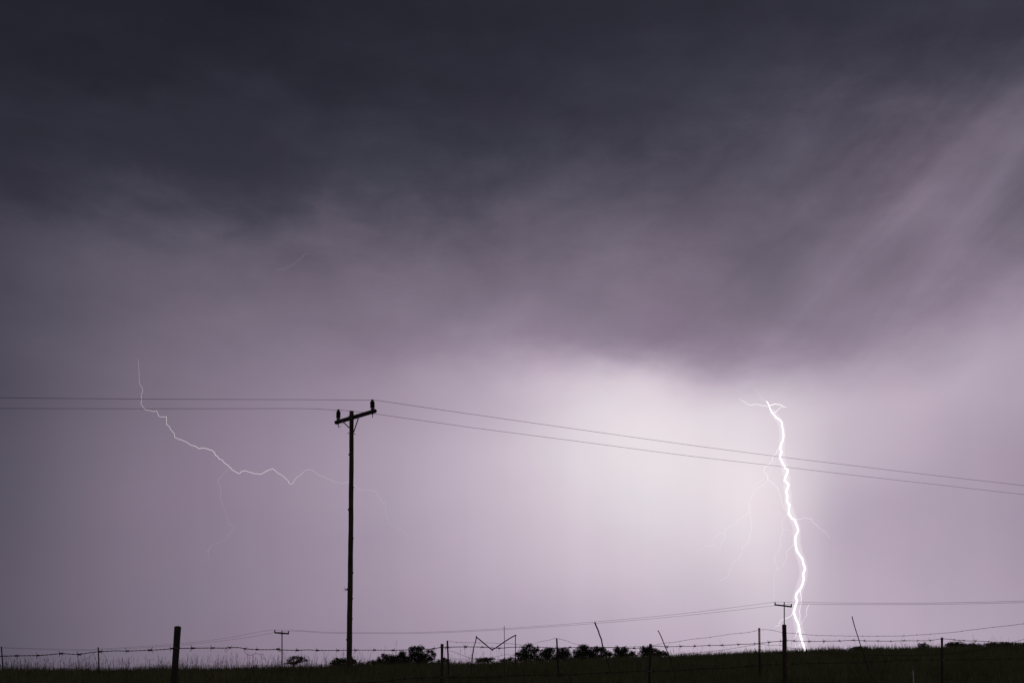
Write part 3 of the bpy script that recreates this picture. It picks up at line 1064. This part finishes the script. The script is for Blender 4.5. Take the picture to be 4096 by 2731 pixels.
top_px = s1([(-400, 640), (-150, 632), (0, 627), (150, 623), (350, 620), (450, 613), (560, 603), (650, 607), (727, 610), (800, 598), (900, 586), (1000, 581), (1060, 577), (1170, 579), (1380, 571),
             (1500, 565), (1590, 556), (1650, 555), (1770, 553), (1950, 551), (2050, 552), (2110, 548), (2200, 548), (2250, 558)]) + \
    s2([(0, 565), (120, 567), (200, 563), (220, 568), (380, 572), (480, 568), (565, 573), (750, 573), (915, 571), (1090, 570), (1260, 572), (1400, 568), (1540, 563), (1630, 558),
        (1700, 545), (1760, 543), (1925, 541), (2080, 543), (2235, 553)]) + \
    s3([(0, 544), (240, 543), (410, 552), (530, 546), (700, 546), (840, 546), (960, 549), (1120, 553), (1255, 543), (1300, 533), (1425, 540), (1550, 536), (1680, 534), (1810, 528),
        (1930, 526), (2080, 519), (2230, 512), (2280, 506)]) + \
    s4([(0, 500), (55, 493), (125, 488), (175, 482), (240, 487), (380, 490), (515, 489), (655, 486), (785, 480), (885, 485), (1010, 487), (1130, 488), (1250, 484), (1375, 485),
        (1490, 482), (1595, 467), (1710, 476), (1800, 484), (1905, 487), (2030, 493), (2140, 500), (2260, 507), (2352, 512), (2700, 520)])
low_px = s1([(-400, 1010), (0, 985), (600, 950), (1300, 925), (1600, 915), (2000, 900)]) + \
    s2([(0, 893), (600, 880), (1100, 865), (1400, 830), (1560, 826), (1700, 820), (2100, 818)]) + \
    s3([(0, 808), (300, 800), (550, 795), (800, 780), (1000, 772), (1250, 763), (1300, 765), (1600, 755), (1700, 742), (2000, 735)]) + \
    s4([(0, 704), (150, 700), (260, 697), (600, 690), (900, 683), (1200, 668), (1600, 658), (1900, 657), (2352, 650), (2700, 644)])


def barb_mesh():
    mb = MB()
    mb.ring_tube([(-0.010, 0, 0), (-0.006, 0, 0), (0.006, 0, 0), (0.010, 0, 0)], [0.0030, 0.0052, 0.0050, 0.0030], 6)
    for x0, v in ((-0.006, (-0.004, 0.010, 0.017)), (-0.004, (-0.006, -0.009, -0.016)), (0.005, (0.010, -0.010, 0.013)), (0.004, (0.009, 0.009, -0.014))):
        mb.ring_tube([(x0, 0, 0), (x0 + v[0], v[1], v[2])], [0.0020, 0.0008], 4)
    return mb.mesh('barb', M['wire'])


BARB = barb_mesh()


def twisted(path_, pitch=0.06, hr=0.0019, r=0.0023):
    a, b = [], []
    s = 0.0
    for i, p in enumerate(path_):
        t = (path_[min(i + 1, len(path_) - 1)] - path_[max(i - 1, 0)]).normalized()
        side = t.cross(Vector((0, 0, 1))).normalized()
        upv = side.cross(t)
        if i:
            s += (p - path_[i - 1]).length
        an = 2 * math.pi * s / pitch
        off = (side * math.cos(an) + upv * math.sin(an)) * hr
        a.append(p + off)
        b.append(p - off)
    return MB().ring_tube(a, r, 4).ring_tube(b, r, 4)


def barbed(path_pts, parent, barb_cols, label=None):
    path_ = smooth_path([W(a, b, dN(a)) for a, b in path_pts], 0.012)
    wv = twisted(path_).build('wire', M['wire'], parent, label=label)
    cols_ = [CX + F * p.x / p.y for p in path_]
    for bp in barb_cols:
        j = min(range(len(path_)), key=lambda q: abs(cols_[q] - bp))
        p = path_[j]
        t = (path_[min(j + 1, len(path_) - 1)] - path_[max(j - 1, 0)]).normalized()
        o = bpy.data.objects.new('barb', BARB)
        o.parent = wv
        o.location = p - parent_origin(wv)
        q = t.to_track_quat('X', 'Z')
        o.rotation_euler = (q.to_matrix() @ Matrix.Rotation(random.uniform(0, 6.28), 3, 'X')).to_euler()
        s = random.uniform(1.2, 1.6)
        o.scale = (s, s, s)
        col.objects.link(o)
    return wv


bc = [x / 2.297 for x in (152, 352, 560, 727, 917, 1170, 1380, 1575, 1770, 1950, 2110, 2255)] + \
     [1024 + x / 2.297 for x in (10, 205, 380, 565, 750, 915, 1090, 1260, 1450, 1630, 1755, 1925, 2080, 2235)] + \
     [2048 + x / 2.297 for x in (90, 240, 410, 530, 690, 840, 980, 1120, 1425, 1550, 1680, 1810, 1930, 2080, 2230)] + \
     [3072 + x / 2.297 for x in (5, 115, 240, 380, 515, 655, 785, 885, 1010, 1130, 1250, 1375, 1490, 1710, 1800, 1905, 2030, 2150, 2270)]
barbed(top_px, nf, bc, 'top strand of heavy barbed wire')
barbed(low_px, nf, [1250 + k * 62 for k in range(46)], 'lower strand crossing in front of the grass')
for cv in (s1([(2110, 549), (2085, 553), (2065, 570), (2072, 590), (2090, 577), (2080, 556)]),
           s1([(2255, 557), (2245, 580), (2270, 607), (2310, 620)]) + s2([(-10, 602), (40, 610), (70, 615)]),
           s2([(205, 555), (190, 568), (205, 580), (232, 578), (228, 565), (205, 553)]),
           s2([(1725, 548), (1740, 556), (1758, 556)])):
    MB().ring_tube(smooth_path([W(a, b, dN(a) - .01) for a, b in cv], 0.01), 0.0014, 4).build('loose_wire_end', M['wire'], nf)
for px, py in ((706, 2590), (1768, 2586.5), (2600, 2583), (3139, 2562.5), (3768, 2553.5), (706, 2749), (1767, 2708), (2598, 2682.5), (3140, 2655), (3768, 2636.5)):
    d = dN(px)
    k = {706: 13, 1768: 5.8, 1767: 5.8, 2600: 5.6, 2598: 5.6, 3139: 8.6, 3140: 8.6, 3768: 4.5}[px] * d / F + .003
    cpt = W(px, py, d)
    ring = [cpt + Vector((math.cos(a) * k, math.sin(a) * k, .004 * math.sin(a * 2))) for a in np.linspace(0, 2 * math.pi, 17)]
    MB().ring_tube(ring, 0.0018, 4).build('tie_wire', M['galv'], nf)

# ------------------------------------------------------------------ far fence with steel posts
dQ = inv([-700, 5, 3037, 4096, 4900], [42, 34, 20, 16.6, 14.8])
c = W(1790, 2650, dQ(1790))
ff = thing('barbed_wire_fence', 'sagging thin barbed wire fence on slim steel posts standing in the grass', 'fence', (c.x, c.y, float(ground(c.x, c.y))))


def steel_post(pt, pb, wpx, holes=False, label=None):
    d = dQ(pt[0])
    k = d / F
    t, b1 = W(pt[0], pt[1], d), W(pb[0], pb[1], d)
    dv = (t - b1) / (t.z - b1.z)
    b = b1 - dv * (b1.z - float(ground(b1.x, d)) + 0.25)
    ax = (t - b).normalized()
    rot = Matrix((Vector((1, 0, 0)), Vector((0, 1, 0)), ax)).transposed()
    L = (t - b).length
    w = wpx * k * 1.15
    mb = MB()
    m = (t + b) / 2
    if holes:       # two flanges with a row of open notches between them
        mb.box(m + Vector((-w * .36, 0, 0)), w * .28, .006, L, rot)
        mb.box(m + Vector((w * .36, 0, 0)), w * .28, .006, L, rot)
        nn = int(L / 0.05)
        for i in range(nn):
            f = (i + .5) / nn
            mb.box(b.lerp(t, f), w * .44, .006, L / nn * 0.62, rot)
        mb.box(m + Vector((0, .022, 0)), .005, .036, L, rot)
    else:
        mb.box(m, w, .006, L, rot)
        mb.box(m + Vector((0, .019, 0)), w * .25, .030, L, rot)
    return mb.build('post', M['steel'], ff, smooth=False, label=label)


steel_post((5.5, 2584.5), (12, 2680), 4.2)
steel_post((393, 2587), (396, 2680), 4.2)
steel_post((1789.5, 2560.5), (1795, 2690), 5.6, label='leaning steel post')
steel_post((2227, 2552), (2233, 2690), 5.6)
steel_post((3037, 2509.5), (3039, 2680), 7.0, True, 'tall steel post with a row of notches')


def fine_wire(pts, r=0.0030, barbs=0.13, name='wire'):
    path_ = smooth_path([W(a, b, dQ(a)) for a, b in pts], 0.05)
    rr = random.Random(len(pts))
    path_ = [p + Vector((0, 0, rr.uniform(-.0025, .0025))) for p in path_]
    mb = MB().ring_tube(path_, r, 4)
    if barbs:
        s, nxt = 0, barbs
        for i in range(1, len(path_)):
            s += (path_[i] - path_[i - 1]).length
            if s > nxt:
                nxt += barbs * rr.uniform(.85, 1.15)
                p = path_[i]
                a = rr.uniform(0, 6.28)
                v = Vector((math.cos(a) * .007, rr.uniform(-.01, .01), math.sin(a) * .016 + .004))
                mb.ring_tube([p - v, p, p + v], [.0012, .0048, .0012], 4)
    return mb.build(name, M['wire'], ff)


fine_wire(s2([(1760, 485), (1790, 489), (1830, 498), (2000, 503), (2150, 505), (2210, 508)]) +
          s3([(0, 513), (90, 523), (150, 528), (200, 518), (260, 492), (330, 482), (390, 463), (412, 463), (440, 468), (500, 484), (560, 508), (620, 521), (720, 540), (900, 545), (1050, 543),
              (1200, 535), (1300, 527), (1400, 508), (1500, 498), (1600, 478), (1800, 455), (2000, 425), (2150, 410), (2270, 388), (2310, 383)]) +
          s4([(0, 383), (60, 393), (130, 409), (200, 415), (300, 423), (400, 433), (550, 438), (700, 440), (900, 442), (1150, 442), (1250, 440), (1400, 430), (1550, 420), (1700, 407),
              (1900, 382), (2100, 358), (2352, 328), (2700, 280)]))
fine_wire(s2([(1775, 580), (1820, 588), (1880, 612), (1950, 638), (1990, 643), (2080, 645), (2200, 632), (2290, 612)]) + s3([(0, 618), (150, 640), (412, 655), (700, 640), (900, 620), (1130, 615),
          (1460, 617), (1640, 602), (1800, 585), (2000, 560), (2150, 535), (2265, 517), (2300, 515)]) + s4([(0, 525), (90, 526), (140, 532), (180, 548), (300, 560), (360, 568), (600, 600), (1200, 620),
          (1700, 600), (2000, 560), (2140, 528), (2230, 505), (2300, 486), (2352, 472), (2700, 420)]))
fine_wire(s1([(868, 597), (800, 645), (740, 678), (690, 690), (640, 720), (600, 760)]), .0026, .16)
fine_wire(s1([(915, 585), (940, 595), (965, 630), (985, 680), (992, 730)]), .0026, .16)
fine_wire(s1([(15, 603), (30, 610), (80, 640), (150, 680), (220, 715), (290, 745)]), .0026, .16)
fine_wire(s2([(1755, 490), (1745, 530), (1738, 580), (1732, 640)]), .0024, .16)
fine_wire(s2([(1765, 590), (1785, 640), (1800, 700)]), .0024, .16)
# low field mesh: a top strand with short upright stays
for seg in (s1([(330, 745), (600, 740), (900, 740), (1100, 738), (1300, 728), (1580, 717), (1640, 715), (1900, 716)]) + s2([(0, 710), (150, 715), (230, 720), (400, 708), (700, 706), (1000, 703), (1150, 700)]),
            s2([(1600, 655), (1700, 652), (2000, 652), (2280, 655)]) + s3([(0, 645), (420, 640), (800, 625), (1150, 615)])):
    st_o = fine_wire(seg, .0026, 0, 'mesh_strand')
    p = smooth_path([W(a, b, dQ(a)) for a, b in seg], 0.30)
    off = parent_origin(st_o)
    stay = MB().ring_tube([(0, 0, 0.01), (0, 0, -0.32)], .0020, 4).mesh('stay', M['wire'])
    for q in p:
        o = bpy.data.objects.new('stay', stay)
        o.parent = st_o
        o.location = q - off
        col.objects.link(o)

# ------------------------------------------------------------------ sticks, broken gate, stake
def stick(label, pts, wpx, d, name='stick', cat='stick'):
    k = d / F
    P_ = [W(a, b, d) for a, b in pts]
    e = P_[-1] + (P_[-1] - P_[-2]).normalized() * .0
    gz = float(ground(e.x, d))
    dv = (P_[-1] - P_[-2]); dv = dv / abs(dv.z)
    e = P_[-1] + dv * max(0.05, P_[-1].z - gz + .15)
    path_ = smooth_path(P_ + [e], 0.06)
    o0 = Vector((e.x, d, gz))
    rr = random.Random(int(pts[0][0]))
    path_ = [p + Vector((rr.uniform(-.002, .002), 0, 0)) for p in path_]
    mb = MB().ring_tube(path_, [k * .5 * w * rr.uniform(.92, 1.08) for w in np.linspace(wpx * 1.05, wpx * 1.2, len(path_))], 7)
    mb.v = [Vector(v) - o0 for v in mb.v]
    o = bpy.data.objects.new(name, mb.mesh(name, M['stick']))
    o.location = o0
    o['label'], o['category'], o['group'] = label, cat, 'bare sticks standing in the grass'
    col.objects.link(o)


stick('dark crooked stick leaning left in the middle, tallest of the sticks', [(2379, 2486), (2384, 2500), (2392, 2518), (2398, 2536), (2406, 2556), (2412, 2592), (2425, 2625), (2437, 2665)], 5.2, 21.5)
stick('thin paler leaning stick with bent tip near the middle wooden fence post', [(2631, 2520), (2637, 2528), (2648, 2553), (2662, 2588), (2677, 2622), (2686, 2655)], 3.6, 21.0)
stick('straight leaning rod right of the main lightning bolt', [(3408, 2463.5), (3418, 2502), (3431, 2544), (3444, 2584), (3464, 2640)], 3.4, 18.5)
stick('thin upright rod standing beside the broken stick gate', [(2017, 2502), (2017.5, 2560), (2018, 2620), (2018, 2660)], 2.2, 23.0)

d = 24.0
e = W(1970, 2640, d)
gt = thing('broken_gate', 'broken gate of four crooked sticks forming a letter M', 'gate', (e.x, d, float(ground(e.x, d))))
kk = d / F
gb = lambda px: float(ground((px - CX) / F * d, d)) - .1
for pts, w, foot in (([(1906, 2541), (1903, 2563), (1896, 2583), (1893, 2605), (1889, 2635)], 4.0, 1884), ([(2063, 2536.5), (2061.5, 2560), (2062, 2590), (2063, 2625)], 3.6, 2064),
                     ([(1905, 2546), (1930, 2566), (1950, 2583), (1972, 2600)], 4.8, None), ([(1967, 2598), (1985, 2588), (2015, 2567), (2045, 2548), (2065, 2538)], 4.6, None)):
    P_ = [W(a, b, d) for a, b in pts]
    if foot:
        P_.append(Vector(((foot - CX) / F * d, d, gb(foot))))
    else:
        P_ = [p + Vector((0, -.02, 0)) for p in P_]
    pa = smooth_path(P_, .05)
    MB().ring_tube(pa, [kk * .5 * w * random.uniform(.9, 1.12) for _ in pa], 7).build('gate_post' if foot else 'stick', M['stick'], gt)

d = 13.2
tp, bt = W(3652.5, 2677, d), W(3655, 2731, d)
gz = float(ground(bt.x, d))
sk = thing('marker_stake', 'short pale marker stake with green tip low in the grass at lower right', 'stake', (bt.x, d, gz))
MB().ring_tube([Vector((bt.x + .003, d, gz - .1)), bt, tp - Vector((0, 0, .01))], [.0075, .0075, .0072], 8).build('tube', M['pvc'], sk)
MB().lathe([(.0095, 0), (.0105, .010), (.0095, .022), (.005, .028)], tp - Vector((0, 0, .012)), (0, 0, 1), 8).build('cap', M['green'], sk)

# ------------------------------------------------------------------ trees and bushes
def crown_mesh(lobes, d, size, mat, dens, seed):
    r = np.random.default_rng(seed)
    k = d / F
    Vs_, Fs_ = [], []
    cnt = 0
    for (px, py, rx, ry) in lobes:
        c_ = np.array(W(px, py, d))
        ax = np.array([rx * k, max(rx, ry) * k * .8, ry * k])
        area = math.pi * ax[0] * ax[2]
        n_cl = max(10, int(area * dens * 5.2 / (size * size) / 7))
        u = r.normal(0, 1, (n_cl, 3))
        u /= np.linalg.norm(u, axis=1)[:, None]
        rad_ = r.random(n_cl) ** 0.5
        # ragged outline: some clumps push out, some pull in
        rad_ *= r.uniform(.82, 1.14, n_cl)
        cl = c_ + u * rad_[:, None] * ax
        m = 7
        pos = np.repeat(cl, m, 0) + r.normal(0, size * .85, (n_cl * m, 3))
        nn = len(pos)
        a = r.normal(0, 1, (nn, 3)); a /= np.linalg.norm(a, axis=1)[:, None]
        b = r.normal(0, 1, (nn, 3)); b -= (a * b).sum(1)[:, None] * a; b /= np.linalg.norm(b, axis=1)[:, None]
        s = size * r.uniform(.55, 1.25, nn)[:, None]
        q = np.stack([pos - a * s * .9, pos + b * s * .42, pos + a * s * .9, pos - b * s * .42], 1)
        Vs_.append(q.reshape(-1, 3))
        Fs_.append(np.arange(nn * 4).reshape(-1, 4) + cnt)
        cnt += nn * 4
    return np.concatenate(Vs_), np.concatenate(Fs_)


def tree(name, label, cat, lobes, d, trunk_px=None, size=0.13, mat='leaf', dens=1.5, seed=0, group=None, skirt=True):
    lobes = [(a, b, c_ * 1.26, e_ * 1.2) for a, b, c_, e_ in lobes]
    lw = max(l[1] + l[3] for l in lobes)
    x0_, x1_ = min(l[0] - l[2] for l in lobes), max(l[0] + l[2] for l in lobes)
    if skirt:       # undergrowth round the foot of the trunk
        m_ = max(2, int((x1_ - x0_) / 22))
        lobes += [(x0_ + (x1_ - x0_) * (i + .5) / m_, lw + 4 - 3 * (i % 2), (x1_ - x0_) / m_ * .72, 13 if cat == 'tree' else 8) for i in range(m_)]
    wsum = sum(l[2] * l[3] for l in lobes)
    bx = trunk_px if trunk_px else sum(l[0] * l[2] * l[3] for l in lobes) / wsum
    X0 = (bx - CX) / F * d
    gz = float(ground(X0, d))
    t = thing(name, label, cat, (X0, d, gz), group)
    V_, F_ = crown_mesh(lobes, d, size, mat, dens, seed)
    V_ = V_ - np.array([X0, d, gz])
    o = bpy.data.objects.new('crown', np_mesh('crown', V_, F_, M[mat]))
    o.parent = t
    col.objects.link(o)
    k = d / F
    low = max(l[1] + l[3] for l in lobes)
    fork = W(bx, low - 2, d)
    if fork.z < gz + .25:
        fork.z = gz + .25
    h = max(fork.z - gz, .3)
    r0 = max(.05, .022 * (W(0, min(l[1] - l[3] for l in lobes), d).z - gz))
    mb = MB().ring_tube([Vector((X0, d, gz - .2)), Vector((X0 + .05, d, gz + h * .5)), fork], [r0 * 1.25, r0, r0 * .85], 8)
    rr = random.Random(seed)
    for l in lobes:
        e_ = W(l[0], l[1], d)
        m_ = fork.lerp(e_, .5) + Vector((rr.uniform(-.1, .1), rr.uniform(-.15, .15), rr.uniform(-.05, .15)))
        mb.ring_tube([fork, m_, e_ + Vector((0, 0, l[3] * k * .4))], [r0 * .6, r0 * .4, r0 * .12], 6)
    mb.build('trunk', M['bark'], t)
    return t


def S(fn, lob):
    out = []
    for a, b, c_, e_ in lob:
        (x, y), = fn([(a, b)])
        out.append((x, y, c_ / 2.297, e_ / 2.297))
    return out


TG, BG = 'trees beyond the field crest', 'bushes on the skyline'
tree('thorn_tree', 'lone flat-topped thorn tree between the small far pole and the big pole', 'tree',
     S(s2, [(312, 668, 34, 22), (345, 645, 42, 16), (385, 640, 38, 14), (415, 662, 42, 14), (462, 665, 28, 8), (430, 645, 26, 8), (290, 695, 24, 10), (340, 690, 36, 14), (390, 680, 40, 10)]), 130, 1024 + 345 / 2.297, .085, 'leaf', 0.75, 1, TG, False)
tree('bush', 'dense round bush directly behind the foot of the big utility pole', 'bush',
     S(s2, [(715, 693, 25, 22), (760, 672, 36, 24), (800, 664, 28, 18), (885, 672, 22, 24), (845, 690, 60, 26), (740, 705, 50, 20)]), 60, None, .075, 'leaf', 1.5, 2, BG)
tree('bush', 'tiny low bush just right of the foot of the big pole', 'bush', S(s2, [(955, 697, 22, 14), (975, 702, 20, 12)]), 60, None, .06, 'leaf', 1.2, 3, BG)
tree('tree', 'low shrubby tree at the left end of the middle row of trees', 'tree', S(s2, [(1030, 690, 25, 14), (1075, 685, 36, 20), (1110, 690, 36, 22)]), 150, None, .085, 'leaf', 1.2, 4, TG)
tree('tree', 'small narrow tree with notched top, second from left in the middle row', 'tree',
     S(s2, [(1132, 660, 20, 30), (1166, 622, 14, 18), (1192, 645, 30, 32), (1160, 680, 50, 24)]), 160, None, .085, 'leaf', 1.25, 5, TG)
tree('tree', 'low broad flat tree left of the round crowned tree in the middle row', 'tree', S(s2, [(1235, 645, 36, 30), (1275, 642, 34, 24), (1260, 675, 70, 24)]), 165, None, .085, 'leaf', 1.35, 6, TG)
tree('tree', 'round crowned tree leaning against the tallest tree of the left clump', 'tree', S(s2, [(1350, 606, 32, 30), (1330, 640, 40, 32), (1375, 655, 30, 30), (1340, 680, 60, 20)]), 160, None, .085, 'leaf', 1.5, 7, TG)
tree('tree', 'tallest tree with broad uneven crown left of the slim wooden fence post', 'tree',
     S(s2, [(1430, 568, 30, 26), (1465, 552, 28, 18), (1510, 556, 32, 26), (1480, 605, 66, 40), (1545, 635, 60, 36), (1595, 580, 32, 16), (1628, 612, 24, 24), (1425, 635, 34, 36), (1610, 650, 34, 20), (1500, 660, 110, 26)]),
     150, None, .085, 'leaf', 1.25, 8, TG)
tree('bush', 'small bush beside the foot of the slim wooden fence post', 'bush', S(s2, [(1735, 655, 20, 14), (1755, 668, 24, 14), (1690, 672, 30, 12)]), 150, None, .085, 'leaf', 1.2, 9, BG)
tree('thorn_tree', 'low flat thorn tree behind the broken stick gate', 'tree', S(s2, [(2050, 662, 34, 16), (2090, 652, 34, 12), (2135, 655, 36, 12), (2170, 652, 24, 10), (2100, 672, 70, 12)]), 140, None, .085, 'leaf', 1.2, 10, TG, False)
tree('bush', 'low bush at the foot of the gate, left of the first right clump tree', 'bush', S(s2, [(2262, 668, 26, 12), (2300, 665, 30, 16), (2335, 655, 26, 20)]), 140, None, .085, 'leaf', 1.2, 11, BG)
tree('tree', 'bushy pointed tree just right of the broken stick gate', 'tree',
     S(s3, [(155, 535, 36, 24), (120, 580, 44, 34), (200, 578, 44, 30), (235, 570, 24, 14), (95, 620, 60, 28), (180, 625, 80, 26), (52, 605, 20, 16)]), 130, None, .085, 'leaf', 1.25, 12, TG)
tree('tree', 'rounded tree left of the slim steel post in the middle', 'tree', S(s3, [(350, 572, 44, 26), (310, 590, 50, 28), (330, 620, 80, 26)]), 135, None, .085, 'leaf', 1.4, 13, TG)
tree('tree', 'rounded tree right behind the slim steel post in the middle', 'tree', S(s3, [(470, 575, 48, 24), (435, 600, 30, 36), (500, 605, 40, 30), (460, 630, 70, 22)]), 135, None, .085, 'leaf', 1.4, 14, TG)
tree('tree', 'dark dome shaped tree left of the crooked dark stick', 'tree', S(s3, [(655, 548, 42, 28), (620, 590, 56, 36), (695, 590, 44, 38), (640, 625, 90, 26)]), 140, None, .085, 'leaf', 1.6, 15, TG)
tree('tree', 'wide flat tree crossed by the crooked dark stick', 'tree', S(s3, [(775, 562, 34, 26), (745, 600, 44, 34), (825, 572, 42, 24), (865, 600, 50, 22), (900, 612, 30, 16), (800, 628, 80, 22)]), 140, None, .085, 'leaf', 1.3, 16, TG)
tree('tree', 'square topped tree right of the crooked dark stick', 'tree', S(s3, [(968, 570, 30, 28), (1035, 572, 36, 30), (1000, 600, 60, 36), (1098, 598, 32, 18), (1060, 625, 70, 18)]), 140, None, .085, 'leaf', 1.45, 17, TG)
tree('bush', 'yellow-green bush under the square topped tree, lit look painted into its leaves', 'bush', S(s3, [(950, 630, 26, 12), (975, 636, 24, 10)]), 112, None, .10, 'leaf_lit', 1.2, 18, BG)
tree('tree', 'broad tree behind the middle wooden fence post sloping down to the right', 'tree',
     S(s3, [(1212, 565, 28, 26), (1258, 568, 44, 28), (1308, 578, 36, 24), (1225, 605, 60, 30), (1385, 598, 42, 18), (1335, 610, 60, 24), (1420, 608, 24, 12), (1290, 625, 90, 20)]), 130, None, .085, 'leaf', 1.35, 19, TG)
tree('bush', 'small pointed bush on the right skyline left of the slim post', 'bush', S(s4, [(1405, 522, 22, 12), (1440, 516, 18, 12), (1420, 535, 50, 12)]), 78, None, .075, 'leaf', 1.1, 20, BG)
tree('bush', 'low swelling bush on the skyline near the straight leaning rod', 'bush', S(s4, [(800, 552, 36, 8), (850, 549, 40, 9), (890, 554, 30, 7)]), 70, None, .06, 'leaf', 1.4, 21, BG)
tree('bush', 'long low bush right of the slim post at the right skyline', 'bush', S(s4, [(1665, 524, 30, 14), (1695, 514, 22, 10), (1740, 512, 36, 14), (1785, 522, 32, 12), (1720, 534, 80, 14)]), 80, None, .075, 'leaf', 1.3, 22, BG)
tree('bush', 'flat bush second from the right edge group on the skyline', 'bush', S(s4, [(1850, 524, 36, 10), (1905, 525, 34, 10), (1950, 530, 34, 9), (1890, 538, 70, 10)]), 80, None, .07, 'leaf', 1.3, 23, BG)
tree('bush', 'domed low bush on the skyline where the sagging thin wire dips', 'bush', S(s4, [(2030, 518, 40, 10), (2075, 513, 40, 11), (2130, 520, 36, 10), (2070, 532, 80, 12)]), 82, None, .07, 'leaf', 1.3, 24, BG)
tree('bush', 'low spreading bush on the skyline at the right edge of the picture', 'bush', S(s4, [(2180, 512, 36, 10), (2225, 516, 36, 9), (2290, 516, 40, 9), (2345, 518, 36, 9), (2250, 530, 120, 12)]), 84, None, .07, 'leaf', 1.3, 25, BG)
